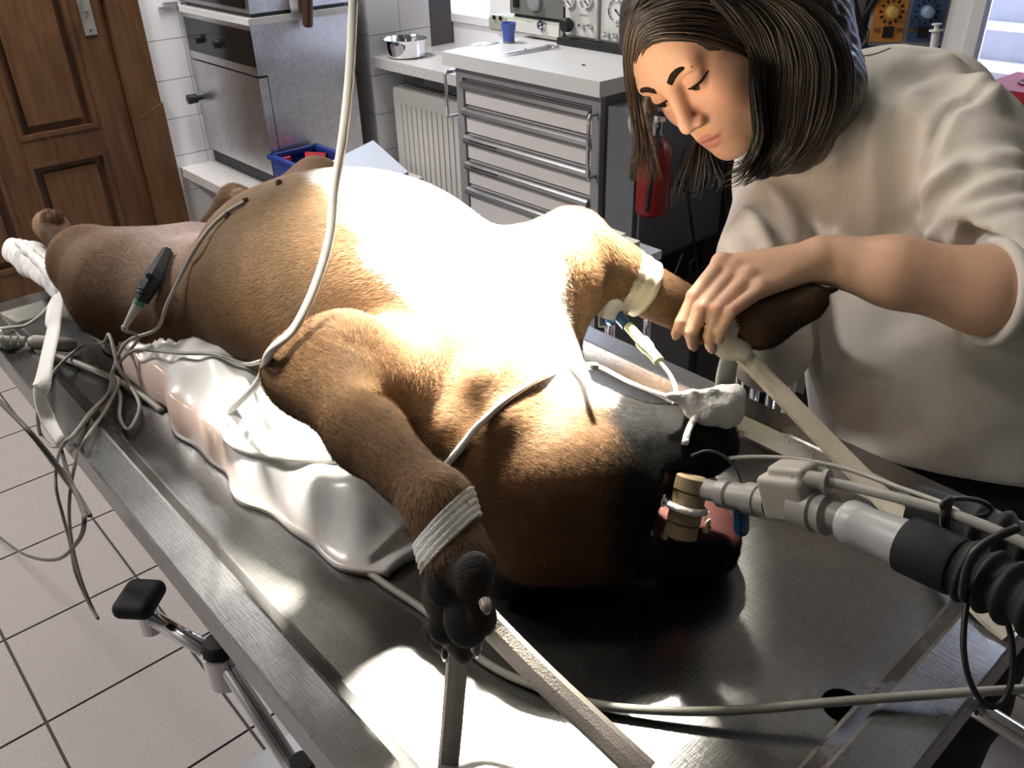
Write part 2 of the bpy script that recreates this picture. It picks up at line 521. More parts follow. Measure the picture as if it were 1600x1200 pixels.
# door wall
bw = struct(box('wall_back', (1.185, YD, 0), (XP+0.1, YD+0.3, 2.8), M_grout))
bm = bmesh.new(); addbox(bm, (-1.65, YD, 0), (0.20, YD+0.3, 2.8)); addbox(bm, (0.20, YD, 2.05), (1.172, YD+0.3, 2.8)); addbox(bm, (0.2, YD+0.2, 0), (1.172, YD+0.3, 2.05))
bmobj('wall_section', bm, M_wdim, bw)
def tiles(par, mk, n, origin, du, dv, nu, nv, nrm, base=0.0):
    """glazed wall tiles as pieces of a wall; du,dv unit directions"""
    o0 = np.array(origin, float); du = np.array(du, float); dv = np.array(dv, float); nn = np.array(nrm, float)
    me = None
    for i in range(nu):
        for j in range(nv):
            if me is None:
                bm = bmesh.new()
                vs = []
                g = 0.0012
                for (a, b, c) in ((g,g,0),(TL-g,g,0),(TL-g,TL-g,0),(g,TL-g,0),(g,g,1),(TL-g,g,1),(TL-g,TL-g,1),(g,TL-g,1)):
                    vs.append(bm.verts.new(a*du+b*dv+nn*0.005*c))
                for f in ((0,3,2,1),(4,5,6,7),(0,1,5,4),(1,2,6,5),(2,3,7,6),(3,0,4,7)): bm.faces.new([vs[k] for k in f])
                o = bmobj('wall_tile', bm, M_wtile, None, False, 0.0012, 1); me = o.data
            else:
                o = bpy.data.objects.new('wall_tile', me); COL.objects.link(o)
            o.location = o0+du*TL*i+dv*TL*j
            o.parent = par
Z0 = 0.027
tiles(bw, None, 0, (1.293, YD, Z0), (1, 0, 0), (0, 0, 1), 5, 9, (0, -1, 0))
# pier and window reveal
wr = struct(box('wall_right', (XP, YR, 0), (XW, YD+0.3, 2.8), M_grout))
tiles(wr, None, 0, (XP, YR, Z0), (0, 1, 0), (0, 0, 1), 4, 8, (-1, 0, 0))
tiles(wr, None, 0, (XP-0.005, YR, Z0), (1, 0, 0), (0, 0, 1), 2, 8, (0, -1, 0))
XB = 2.20
bm = bmesh.new()
addbox(bm, (XB, -1.45, 0), (XW+0.3, YR, 0.815))             # parapet under the windows
addbox(bm, (XW, -1.45, 2.1), (XW+0.3, YR, 2.8)); addbox(bm, (XW, YR, 0), (XW+0.3, YD+0.3, 0.85)); addbox(bm, (XW, YR+0.22, 0.85), (XW+0.3, YD+0.3, 2.8))
addbox(bm, (XW, YR, 2.1), (XW+0.3, YR+0.22, 2.8))
addbox(bm, (XW, 1.02, 0.815), (XW+0.3, 2.06, 2.1)); addbox(bm, (XW, -1.45, 0.815), (XW+0.3, -0.35, 2.1))
bmobj('wall_section', bm, M_plaster, wr)
pw = struct(box('wall_parapet', (XB-0.002, -0.3, 0.0), (XB, YR, 0.81), M_grout))
tiles(pw, None, 0, (XB-0.002, YR-TL*6, Z0), (0, 1, 0), (0, 0, 1), 6, 5, (-1, 0, 0))
tiles(pw, None, 0, (XB-0.002, 0.43, Z0), (0, 1, 0), (0, 0, 1), 6, 5, (-1, 0, 0))
sill = struct(box('trim_1', (XP, -0.6, 0.812), (XW+0.02, YR, 0.85), M_marble, bevel=0.008))
tag(sill, 'pale stone window sill above the radiator')
# windows
def window(name, y0, y1, frost, mulls):
    w = struct(box(name, (XW+0.01, y0, 0.85), (XW+0.07, y1, 0.945), M_white, bevel=0.006))
    for i, (a, b, c, d) in enumerate(((y0, y0+0.07, 0.945, 2.1), (y1-0.07, y1, 0.945, 2.1), (y0, y1, 2.03, 2.1))):
        box('window_frame', (XW+0.01, a, c), (XW+0.07, b, d), M_white, w, bevel=0.006)
    for m_ in mulls:
        box('mullion', (XW-0.005, m_-0.05, 0.93), (XW+0.06, m_+0.05, 2.05), M_white, w, bevel=0.008)
    ys = [y0+0.07]+[v for m_ in mulls for v in (m_-0.05, m_+0.05)]+[y1-0.07]
    for a, b in zip(ys[::2], ys[1::2]):
        box('pane', (XW+0.035, a, 0.94), (XW+0.041, b, 2.04), frost, w)
        bm = bmesh.new()
        for q in (((XW-0.002, a, 0.935), (XW+0.03, b, 0.965)), ((XW-0.002, a, 0.935), (XW+0.03, a+0.03, 2.05)), ((XW-0.002, b-0.03, 0.935), (XW+0.03, b, 2.05))):
            addbox(bm, *q)
        bmobj('sash', bm, M_white, w)
    return w
w1 = window('window_1', 2.06, YR+0.22, M_glass_frost, [2.70])
w2 = window('window_2', -0.35, 1.02, M_glass, [])
# door with panels, frame, lock plate
dr = struct(box('door_1', (0.25, YD+0.035, 0.02), (1.170, YD+0.07, 2.03), M_wood, bevel=0.003))
def rail(nm, lo, hi, m=M_wood): return box(nm, lo, hi, m, dr, bevel=0.004)
rail('stile', (1.045, YD+0.012, 0.02), (1.168, YD+0.04, 2.03)); rail('stile', (0.25, YD+0.012, 0.02), (0.37, YD+0.04, 2.03))
rail('stile', (0.66, YD+0.012, 0.02), (0.755, YD+0.04, 2.03))
rail('rail', (0.37, YD+0.0125, 0.555), (1.045, YD+0.04, 0.645)); rail('rail', (0.37, YD+0.0125, 0.02), (1.045, YD+0.04, 0.17)); rail('rail', (0.37, YD+0.0125, 1.9), (1.045, YD+0.04, 2.03))
for (a, b) in ((0.37, 0.66), (0.755, 1.045)):
    for (c, d) in ((0.17, 0.555), (0.645, 1.9)):
        bm = bmesh.new()
        for q in (((a, YD+0.008, c), (b, YD+0.034, c+0.016)), ((a, YD+0.008, d-0.016), (b, YD+0.034, d)), ((a, YD+0.008, c+0.016), (a+0.016, YD+0.034, d-0.016)), ((b-0.016, YD+0.008, c+0.016), (b, YD+0.034, d-0.016))): addbox(bm, *q)
        bmobj('panel_moulding', bm, M_wood, dr)
        box('door_panel', (a+0.045, YD+0.022, c+0.045), (b-0.045, YD+0.04, d-0.045), M_wood2, dr, bevel=0.012)
box('dark_gap_strip', (1.150, YD+0.05, 0.0), (1.182, YD+0.09, 2.05), M_dark, dr)  # dark strip added behind the door gap, standing in for its shade
M_lock = mat('aged_brass_plate', (0.46, 0.44, 0.40), 0.35, metal=0.7)
lp = box('lock_plate', (1.082, YD+0.006, 0.975), (1.126, YD+0.014, 1.22), M_lock, dr, bevel=0.003)
lathe('keyhole_cylinder', [(0, 0.008), (0.004, 0.008), (0.005, 0.006)], (1.104, YD+0.006, 1.052), (0, -1, 0), M_chrome, lp, 12)
lathe('screw', [(0, 0.004), (0.002, 0.003)], (1.104, YD+0.006, 0.992), (0, -1, 0), M_dark, lp, 8)
tube('door_handle', [(1.104, YD+0.01, 1.14), (1.104, YD-0.045, 1.14), (1.06, YD-0.05, 1.14), (0.985, YD-0.045, 1.138)], 0.009, M_lock, lp)
fr = struct(box('trim_2', (1.1712, YD-0.02, 0.66), (1.293, YD+0.10, 2.12), M_wood2, bevel=0.006))
tag(fr, 'brown wooden door frame post')
prism('plinth_block', [(1.1712, 0.0), (1.297, 0.0), (1.297, 0.70), (1.1712, 0.655)], YD-0.028, YD+0.1, 1, M_wood2, fr, 0.004)
struct(box('trim_3', (0.13, YD-0.02, 2.05), (1.176, YD+0.1, 2.16), M_wood2, bevel=0.006))
struct(box('trim_4', (0.13, YD-0.02, 0), (0.245, YD+0.1, 2.05), M_wood2, bevel=0.006))
# light switch above the tiles
sw = thing('light_switch', 'white wall switch plate beside the brown door frame', 'switch', (1.41, YD-0.006, 1.09))
box('plate', (1.37, YD-0.018, 1.045), (1.455, YD-0.005, 1.13), M_white, sw, 0.005)
box('rocker', (1.385, YD-0.024, 1.06), (1.44, YD-0.016, 1.115), M_white, sw, 0.003)
lathe('screw', [(0, 0.003), (0.002, 0.002)], (1.44, YD-0.0185, 1.052), (0, -1, 0), M_dark, sw, 8)

# ceiling surgical lamp (hangs above the chest, out of the frame)
M_lampw = mat('lamp_white_enamel', (0.8, 0.8, 0.8), 0.3)
M_lampe = mat('lamp_lens', (0.9, 0.9, 0.85), 0.3, emit=(1.0, 0.93, 0.78), estr=20.0)
def op_lamp(name, label, pos, aim, R_, elbow, top):
    t = thing(name, label, 'lamp', pos); d = (aim-pos).normalized()
    bm = bmesh.new(); lathe_into(bm, [(-0.10, R_*0.3), (-0.08, R_*0.7), (-0.02, R_*0.97), (0.02, R_), (0.02, R_*0.95), (-0.01, R_*0.92)], pos, d, 32)
    bmobj('lamp_dome', bm, M_lampw, t, True)
    bm = bmesh.new(); lathe_into(bm, [(0.0, R_*0.91), (0.006, R_*0.91), (0.008, R_*0.86)], pos, d, 32)
    bmobj('lamp_lens', bm, M_lampe, t)
    tube('lamp_arm', [np.array(pos)-np.array(d)*0.09, elbow, top, (top[0], top[1], 2.8)], 0.02, M_lampw, t)
op_lamp('surgical_lamp', 'large round operating lamp on a ceiling arm aimed at the chest', LAMP_POS, LAMP_AIM, 0.15, (1.05, 1.08, 2.3), (1.25, 1.3, 2.55))
op_lamp('surgical_lamp', 'added smaller round lamp, out of view, brightening the cushion', FILL_LAMP_POS, FILL_LAMP_AIM, 0.09, (0.35, 0.9, 2.4), (0.5, 1.1, 2.6))  # added head, not seen; only there to light cushion and leg
# ceiling tube fixture
cf = thing('ceiling_fixture', 'long fluorescent ceiling fixture at the door side of the room', 'lamp', (-0.75, 2.7, 2.8))
box('housing', (-0.97, 2.2, 2.74), (-0.53, 3.2, 2.8), M_lampw, cf, 0.005)

cf2 = thing('ceiling_fixture', 'added short ceiling fixture above the steriliser oven, lighting the tiles', 'lamp', (1.45, 3.1, 2.8))  # housing for the added tile lamp, out of view
box('housing', (1.27, 2.78, 2.74), (1.63, 3.42, 2.8), M_lampw, cf2, 0.005)

# ================================================================== FURNITURE AGAINST THE WALLS
M_steel = steel('brushed_steel', (0.50, 0.50, 0.52), 0.28)
M_steel_d = steel('brushed_steel_dull', (0.55, 0.55, 0.56), 0.42, 0.5)
# ledge
lg = thing('stone_ledge', 'low speckled stone bench under the steel oven', 'bench', (1.63, 3.2, 0))
box('slab', (1.316, 2.74, 0.392), (XP-0.002, YD-0.006, 0.43), M_marble, lg, 0.005)
for y in (3.42, 2.80):
    box('support', (1.40, y, 0.0), (XP-0.01, y+0.09, 0.392), mat('ledge_support', (0.42, 0.36, 0.31), 0.7, noise=0.1), lg)
# steel oven / steriliser
OX0, OX1, OY0, OY1, OZ0, OZ1 = 1.452, 1.86, 3.01, 3.585, 0.432, 1.045
ov = thing('steriliser_oven', 'stainless steel steriliser oven with black control strip on the ledge', 'oven', (1.65, 3.3, OZ0))
M_ovd = mat('oven_black_glass', (0.012, 0.013, 0.014), 0.12)
M_ovs = steel('oven_steel', (0.66, 0.66, 0.68), 0.36, 0.4)
box('base', (OX0+0.012, OY0+0.012, OZ0), (OX1, OY1-0.01, OZ0+0.052), M_black, ov)
box('body', (OX0+0.04, OY0+0.006, OZ0+0.05), (OX1, OY1, OZ1-0.02), M_ovs, ov, 0.003)
d = box('oven_door', (OX0, OY0, OZ0+0.055), (OX0+0.034, OY1, 0.845), M_ovs, ov, 0.003)
lathe('door_knob', [(0, 0.010), (0.02, 0.010), (0.022, 0.018), (0.06, 0.019), (0.062, 0.015)], (OX0, OY1-0.035, 0.70), (-1, 0, 0), M_black, d, 16, True)
f = box('control_fascia', (OX0, OY0, 0.852), (OX0+0.04, OY1, OZ1-0.02), M_ovs, ov, 0.003)
box('control_panel', (OX0-0.004, OY0+0.004, 0.882), (OX0+0.002, OY1-0.02, 1.005), M_ovd, f, 0.001)
lathe('control_knob', [(0, 0.016), (0.02, 0.015), (0.021, 0.012)], (OX0-0.003, OY1-0.14, 0.935), (-1, 0, 0), M_black, f, 16, True)
lathe('control_knob', [(0, 0.016), (0.02, 0.015), (0.021, 0.012)], (OX0-0.003, OY1-0.30, 0.935), (-1, 0, 0), M_black, f, 16, True)
box('top_edge', (OX0-0.006, OY0-0.006, OZ1-0.022), (OX1, OY1, OZ1), M_white, ov, 0.003)
# appliance on top of it with a brown handle
up_ = thing('tabletop_steriliser', 'dark steel steriliser with a brown handle stacked on the oven', 'steriliser', (1.66, 3.3, OZ1))
box('foot_plate', (OX0+0.02, OY0+0.01, OZ1), (OX1-0.01, OY1-0.02, OZ1+0.014), M_black, up_)
box('housing', (OX0+0.01, OY0+0.002, OZ1+0.014), (OX1, OY1-0.02, OZ1+0.36), M_steel_d, up_, 0.006)
box('front_glass', (OX0+0.002, OY0+0.03, OZ1+0.03), (OX0+0.012, OY1-0.04, OZ1+0.33), M_ovd, up_, 0.002)
M_bake = mat('brown_bakelite', (0.07, 0.035, 0.02), 0.3)
box('handle_bracket', (OX0+0.155, OY0-0.022, OZ1+0.001), (OX0+0.215, OY0+0.003, OZ1+0.05), M_chrome, up_, 0.003)
hd = lathe('handle', [(-0.06, 0.013), (-0.052, 0.019), (0.05, 0.019), (0.056, 0.014)], (OX0+0.215, OY0-0.036, OZ1+0.012), (0.1, -0.1, 1), M_bake, up_, 16, True)
# blue crate with red lid content
bc = thing('blue_crate', 'small blue plastic crate holding red items on the stone ledge', 'crate', (1.62, 2.86, 0.43))
M_blue = mat('blue_plastic', (0.012, 0.035, 0.22), 0.4)
M_red = mat('coral_red_plastic', (0.75, 0.06, 0.07), 0.45)
bm = bmesh.new()
cx0, cx1, cy0, cy1, cz0, cz1 = 1.435, 1.63, 2.80, 2.985, 0.432, 0.575
for q in (((cx0, cy0, cz0), (cx1, cy1, cz0+0.01)), ((cx0, cy0, cz0), (cx0+0.008, cy1, cz1)), ((cx1-0.008, cy0, cz0), (cx1, cy1, cz1)), ((cx0, cy0, cz0), (cx1, cy0+0.008, cz1-0.03)), ((cx0, cy1-0.008, cz0), (cx1, cy1, cz1))): addbox(bm, *q)
bmobj('crate_shell', bm, M_blue, bc)
bm = bmesh.new()
for q in (((cx0-0.01, cy0-0.008, cz1-0.012), (cx0+0.012, cy1+0.01, cz1+0.004)), ((cx1-0.012, cy0-0.008, cz1-0.012), (cx1+0.01, cy1+0.01, cz1+0.004)), ((cx0, cy1-0.012, cz1-0.012), (cx1, cy1+0.01, cz1+0.004))): addbox(bm, *q)
bmobj('crate_rim', bm, M_blue, bc, bevel=0.002)
rd = thing('red_pouch', 'coral red pouch standing inside the blue crate', 'pouch', (1.6, 2.85, 0.45))
box('pouch_body', (-0.038, -0.010, 0), (0.038, 0.010, 0.135), M_red, rd, 0.008, Matrix.Translation((1.545, 2.86, 0.45)) @ Matrix.Rotation(-0.35, 4, 'X') @ Matrix.Rotation(0.25, 4, 'Y'))
box('pouch_flap', (-0.034, -0.013, 0.10), (0.034, 0.012, 0.133), mat('coral_red_flap', (0.85, 0.10, 0.10), 0.4), rd, 0.006, Matrix.Translation((1.545, 2.86, 0.45)) @ Matrix.Rotation(-0.35, 4, 'X') @ Matrix.Rotation(0.25, 4, 'Y'))
rd2 = tag(box('red_card', (1.448, 2.95, 0.445), (1.50, 2.962, 0.565), mat('coral_red_card', (0.75, 0.07, 0.09), 0.5), None, 0.003), 'coral red card leaning at the back of the blue crate', 'card')
# pedal bin with a pale lid
wb = thing('waste_bin', 'waste bin with a flat pale blue-grey lid beside the crate', 'bin', (1.45, 2.3, 0))
M_lid = mat('pale_bluegrey_plastic', (0.52, 0.57, 0.68), 0.35)
cC, cA, cB = AZ(583, 219, 0.65), AZ(638, 268, 0.64), AZ(505, 258, 0.63)
bm = bmesh.new()
cD = cA+cB-cC
tp = [bm.verts.new(v) for v in (cC, cA, cD, cB)]; bt = [bm.verts.new(v-np.array([0, 0, 0.014])) for v in (cC, cA, cD, cB)]
bm.faces.new(tp); bm.faces.new(bt[::-1])
for i_ in range(4): bm.faces.new((tp[i_], bt[i_], bt[(i_+1) % 4], tp[(i_+1) % 4]))
bmobj('lid', bm, M_lid, wb, False, 0.005)
bmid = (cA+cB)/2
prism('bin_body', [tuple((v+(bmid-v)*0.10)[:2]) for v in (cC, cA, cD, cB)], 0.0, 0.615, 2, mat('bin_grey', (0.35, 0.36, 0.40), 0.5), wb, 0.01)
# glass vial / brown bottle on the ledge
gv = thing('brown_bottle', 'small brown bottle with a clear neck lying on the stone ledge', 'bottle', (1.42, 2.93, 0.452))
M_brown = mat('brown_glass', (0.10, 0.035, 0.02), 0.15)
lathe('bottle_body', [(0, 0.012), (0.004, 0.019), (0.10, 0.019), (0.115, 0.010)], (1.475, 2.70, 0.452), (-0.42, 0.9, 0), M_brown, gv, 16, True)
lathe('bottle_neck', [(0.112, 0.008), (0.145, 0.008), (0.146, 0.014), (0.16, 0.014), (0.162, 0.010)], (1.475, 2.70, 0.452), (-0.42, 0.9, 0), mat('clear_plastic_cap', (0.75, 0.75, 0.78), 0.15, trans=0.6), gv, 16, True)
# steel bowl on the sill
bp_ = AZ(625, 80, 0.852)
bl = thing('steel_bowl', 'shiny stainless steel bowl on the window sill', 'bowl', (2.03, 2.93, 0.851))
lathe('bowl_shell', [(0, 0.068), (0.004, 0.074), (0.05, 0.080), (0.062, 0.083), (0.066, 0.086), (0.067, 0.083), (0.058, 0.079), (0.012, 0.070), (0.010, 0.002)], (2.045, 2.925, 0.851), (0, 0, 1), M_chrome, bl, 40, True)
# radiator with ribs
def radiator(label, x0, y0, y1, z0, z1):
    r = thing('radiator', label, 'radiator', (x0+0.05, (y0+y1)/2, 0))
    M_rad = mat('radiator_enamel', (0.66, 0.64, 0.62), 0.4)
    box('back_panel', (x0+0.012, y0, z0), (x0+0.10, y1, z1-0.014), M_rad, r, 0.006)
    box('front_panel', (x0, y0, z0), (x0+0.012, y1, z1-0.008), M_rad, r, 0.004)
    n = int((y1-y0-0.05)/0.033)
    for i in range(n):
        y = y0+0.04+i*0.033
        box('rib', (x0-0.005, y-0.008, z0+0.05), (x0+0.004, y+0.008, z1-0.055), M_rad, r, 0.003)
    t = box('top_grille', (x0+0.004, y0, z1-0.014), (x0+0.105, y1, z1), M_rad, r, 0.004)
    for i in range(int((y1-y0)/0.03)):
        box('slot', (x0+0.025, y0+0.012+i*0.03, z1-0.002), (x0+0.085, y0+0.026+i*0.03, z1+0.0006), M_dark, t)
    for y in (y0+0.08, y1-0.08):
        box('bracket', (x0+0.1, y-0.02, z0+0.1), (XB-0.009, y+0.02, z0+0.16), M_rad, r)
        box('foot', (x0+0.03, y-0.012, 0.0), (x0+0.06, y+0.012, z0+0.01), M_rad, r)
    return r
ra = radiator('white panel radiator under the sill left of the drawer cabinet', 2.0, 2.262, 2.975, 0.10, 0.735)
hm = box('heat_meter', (1.975, 2.285, 0.47), (1.996, 2.335, 0.60), mat('meter_plastic', (0.62, 0.61, 0.58), 0.4), ra, 0.005)
box('display', (1.973, 2.318, 0.568), (1.976, 2.33, 0.588), M_dark, hm)
radiator('white panel radiator beneath the right-hand window behind the person', 2.06, -0.15, 0.75, 0.10, 0.72)
# drawer cabinet
CX, CY0, CY1 = 1.72, 1.585, 2.20
ca = thing('drawer_cabinet', 'grey metal drawer cabinet with five white drawers and bar handles', 'cabinet', (2.0, 1.89, 0))
M_cgrey = mat('cabinet_grey', (0.30, 0.30, 0.32), 0.4)
M_cside = mat('cabinet_side_grey', (0.20, 0.21, 0.23), 0.45)
M_dwhite = mat('drawer_white', (0.84, 0.81, 0.82), 0.35, noise=0.02, nscale=4)
M_bar = mat('handle_aluminium', (0.33, 0.33, 0.34), 0.3, metal=0.8)
box('carcass', (CX+0.018, CY0, 0.10), (2.195, CY1, 0.955), M_cside, ca, 0.003)
box('plinth', (CX+0.05, CY0+0.02, 0.0), (2.19, CY1-0.02, 0.10), M_black, ca)
for y in (CY0, CY1-0.032):
    box('corner_post', (CX-0.002, y, 0.10), (CX+0.02, y+0.032, 0.955), M_cgrey, ca, 0.004)
box('top_rail', (CX-0.002, CY0+0.032, 0.922), (CX+0.02, CY1-0.032, 0.955), M_cgrey, ca)
zt = [0.920, 0.838, 0.752, 0.668, 0.584, 0.33]
for i in range(5):
    d = box('drawer', (CX+0.004, CY0+0.036, zt[i+1]+0.004), (CX+0.026, CY1-0.036, zt[i]-0.004), M_dwhite, ca, 0.003)
    prof = [(CX-0.004, zt[i]-0.006), (CX+0.006, zt[i]-0.004), (CX+0.006, zt[i]-0.032), (CX-0.012, zt[i]-0.030), (CX-0.018, zt[i]-0.022), (CX-0.014, zt[i]-0.012)]
    prism('bar_handle', prof, CY0+0.034, CY1-0.034, 1, M_bar, d, 0.001)
    box('label_slot', (CX-0.0165, CY1-0.20, zt[i]-0.0262), (CX-0.0135, CY1-0.07, zt[i]-0.014), M_dark if i in (2, 3) else M_cside, d)
box('lower_door', (CX+0.004, CY0+0.036, 0.11), (CX+0.026, CY1-0.036, 0.325), M_dwhite, ca, 0.003)
for y, zz0, zz1 in ((CY1+0.012, 0.80, 0.935), (CY0+0.012, 0.735, 0.905)):
    tube('side_rail', [(CX+0.012, y, zz0), (CX-0.03, y, zz0), (CX-0.034, y, zz0+0.006), (CX-0.034, y, zz1-0.006), (CX-0.03, y, zz1), (CX+0.012, y, zz1)], 0.0055, M_chrome, ca, 8, 0)
ct = box('worktop', (CX-0.03, CY0-0.02, 0.955), (2.34, CY1+0.03, 0.995), mat('worktop_laminate', (0.70, 0.70, 0.71), 0.35), ca, 0.015, seg=4)
# ---- things on the worktop
TZ = 0.996
M_beige = mat('device_beige', (0.56, 0.57, 0.52), 0.4)
M_pan = mat('device_panel', (0.72, 0.72, 0.70), 0.4)
def on_top(name, label, cat, x, y): return thing(name, label, cat, (x, y, TZ))
e1 = on_top('monitor_unit', 'pale grey medical box with a round socket on the worktop', 'medical device', 2.1, 2.2)
y0, y1 = AX(877, 70, 2.02)[1], AX(764, 57, 2.02)[1]
ztop = AX(764, 23, 2.02)[2]
box('case', (2.025, y0, TZ+0.006), (2.33, y1, ztop), M_beige, e1, 0.004)
fp = box('front_panel', (2.018, y0+0.01, TZ+0.016), (2.026, y1-0.095, ztop-0.008), M_pan, e1, 0.002)
sp = box('side_panel', (2.018, y1-0.09, TZ+0.012), (2.026, y1-0.004, ztop-0.006), mat('device_olive', (0.42, 0.44, 0.37), 0.5), e1, 0.002)
for yy in (y1-0.035, y1-0.067):
    lathe('port', [(0, 0.007), (0.005, 0.007)], (2.018, yy, TZ+0.05), (-1, 0, 0), M_black, sp, 12)
lathe('round_socket', [(0, 0.017), (0.008, 0.016), (0.009, 0.009), (0.003, 0.008)], (2.018, y0+0.085, TZ+0.045), (-1, 0, 0), M_chrome, fp, 20)
box('indicator', (2.0165, y0+0.155, TZ+0.066), (2.0185, y0+0.172, TZ+0.070), M_dark, fp)
for yy in (y0+0.03, y1-0.05):
    box('foot', (2.05, yy, TZ), (2.09, yy+0.03, TZ+0.008), M_black, e1)
e2 = thing('power_unit', 'dark grey box with a round dial stacked on the pale medical box', 'medical device', (2.15, 2.15, ztop))
zb = ztop+0.001
yb0, yb1 = y0+0.012, AX(797, 10, 2.04)[1]
box('case', (2.04, yb0, zb+0.010), (2.32, yb1, zb+0.16), mat('device_dark', (0.17, 0.175, 0.165), 0.45), e2, 0.004)
box('base_strip', (2.05, yb0+0.01, zb), (2.31, yb1-0.01, zb+0.012), M_black, e2)
lathe('dial', [(0, 0.03), (0.012, 0.028), (0.014, 0.02)], (2.04, (yb0+yb1)/2+0.0, zb+0.055), (-1, 0, 0), M_cgrey, e2, 24)
box('rocker_switch', (2.035, yb1-0.045, zb+0.03), (2.042, yb1-0.02, zb+0.07), M_black, e2)
# gauge panel
g = on_top('gauge_panel', 'white anaesthesia panel with round pressure gauges and a black knob', 'medical device', 2.1, 1.85)
gy1, gy0 = y0-0.004, 1.60
gz = TZ+0.02
box('case', (2.035, gy0, gz), (2.33, gy1, gz+0.30), M_steel_d, g, 0.004)
box('base', (2.0, gy0-0.01, TZ), (2.33, gy1+0.004, gz), M_black, g, 0.003)
pn = box('front_plate', (2.026, gy0+0.006, gz+0.008), (2.036, gy1-0.008, gz+0.295), M_pan, g, 0.002)
M_dial = mat('gauge_dial', (0.85, 0.85, 0.87), 0.3)
def gauge(px, py, r):
    p = AX(px, py, 2.026)
    gg = lathe('gauge', [(0, r), (0.014, r), (0.016, r*0.93), (0.013, r*0.86), (0.010, r*0.85)], p, (-1, 0, 0), M_chrome, pn, 32, True)
    lathe('dial_face', [(0.009, r*0.84), (0.0112, r*0.84)], p, (-1, 0, 0), M_dial, gg, 32)
    q = p+np.array([-0.0128, 0, 0])
    bm = bmesh.new()
    for k in range(11):
        a = math.radians(-135+27*k)
        addbox(bm, (-0.0006, -0.0007, r*0.68), (0.0004, 0.0007, r*0.80), Matrix.Translation(q) @ Matrix.Rotation(a, 4, 'X'))
    bmobj('scale_marks', bm, M_black, gg)
    box('needle', (-0.0012, -0.0016, -r*0.2), (0.0, 0.0016, r*0.66), M_black, gg, mtx=Matrix.Translation(q) @ Matrix.Rotation(math.radians(130), 4, 'X'))
    lathe('needle_hub', [(0, r*0.12), (0.002, r*0.1)], q, (-1, 0, 0), M_black, gg, 12)
gauge(967, 16, 0.031); gauge(892, 2, 0.021); gauge(919, 2, 0.021)
def knob(name, px, py, r, dep, m):
    p = AX(px, py, 2.026)
    lathe(name, [(0, r*0.6), (dep*0.3, r*0.6), (dep*0.32, r), (dep*0.9, r*0.95), (dep, r*0.75)], p, (-1, 0, 0), m, pn, 20, True)
knob('black_knob', 892, 38, 0.021, 0.035, M_black)
for (px, py) in ((911, 40), (924, 41), (950, 53), (963, 55)):
    knob('valve', px, py, 0.008, 0.02, M_chrome)
p = AX(935, 30, 2.022)
lathe('flow_tube', [(-0.06, 0.006), (0.075, 0.006)], p, (0, 0, 1), mat('flow_tube_glass', (0.6, 0.62, 0.62), 0.1, trans=0.5), pn, 12)
for px_, py_, w_ in ((912, 24, 0.035), (970, 42, 0.04)):
    p = AX(px_, py_, 2.0255); box('legend_print', (p[0]-0.0004, p[1]-w_/2, p[2]-0.002), (p[0], p[1]+w_/2, p[2]+0.002), M_cgrey, pn)
# blue cup, forceps, slides
p = AZ(795, 66, TZ)
cu = thing('blue_cup', 'small blue plastic cup standing before the pale medical box', 'cup', (p[0], p[1], TZ))
M_cup = mat('cup_blue', (0.07, 0.13, 0.48), 0.4)
lathe('cup_body', [(0, 0.017), (0.003, 0.0185), (0.03, 0.0195), (0.032, 0.022), (0.055, 0.024), (0.055, 0.021), (0.034, 0.018), (0.034, 0.001)], (p[0], p[1], TZ+0.004), (0, 0, 1), M_cup, cu, 24, True)
lathe('cup_foot', [(0, 0.02), (0.005, 0.019)], (p[0], p[1], TZ), (0, 0, 1), mat('clear_blue', (0.35, 0.4, 0.6), 0.2, trans=0.4), cu, 24)
fo = thing('forceps', 'steel surgical forceps lying on the white worktop', 'forceps', tuple(AZ(830, 80, TZ)))
a, b = AZ(790, 84, TZ+0.006), AZ(858, 73, TZ+0.006)
dirv = (b-a)/np.linalg.norm(b-a); sd = np.array([-dirv[1], dirv[0], 0])
for s in (-1, 1):
    tube('blade', [a+sd*0.002*s, a+dirv*0.06+sd*0.004*s, b+sd*0.006*s], [0.0018, 0.0035, 0.004], M_steel_d, fo, 8)
    ctr = b+dirv*0.012+sd*0.014*s
    tube('finger_ring', [ctr+0.011*(dirv*math.cos(t)+sd*math.sin(t)*0.9) for t in np.linspace(0, 2*math.pi, 15)], 0.0028, M_steel_d, fo, 6, 1)
lathe('pivot_screw', [(0, 0.004), (0.004, 0.003)], a+dirv*0.075+[0, 0, 0.001], (0, 0, 1), M_chrome, fo, 10)
for (px, py, w_) in ((760, 67, 0.026), (775, 67, 0.018)):
    p = AZ(px, py, TZ)
    s_ = thing('glass_slide', 'frosted-end glass slide on the worktop, '+('left of the pair' if px == 760 else 'nearer the blue cup'), 'slide', tuple(p))
    box('slide_glass', (p[0]-0.055, p[1]-w_/2, TZ), (p[0], p[1]+w_/2, TZ+0.0012), mat('slide_clear', (0.75, 0.76, 0.8), 0.1), s_)
    box('frosted_end', (p[0]-0.004, p[1]-w_/2, TZ+0.001), (p[0]+0.008, p[1]+w_/2, TZ+0.0018), M_cgrey, s_)
tag(box('staple', tuple(AZ(912, 102, TZ)-[0.002, 0.006, 0]), tuple(AZ(912, 102, TZ)+[0.002, 0.006, 0.002]), M_dark, None, 0.0005), 'tiny dark clip lying alone on the white worktop', 'clip')
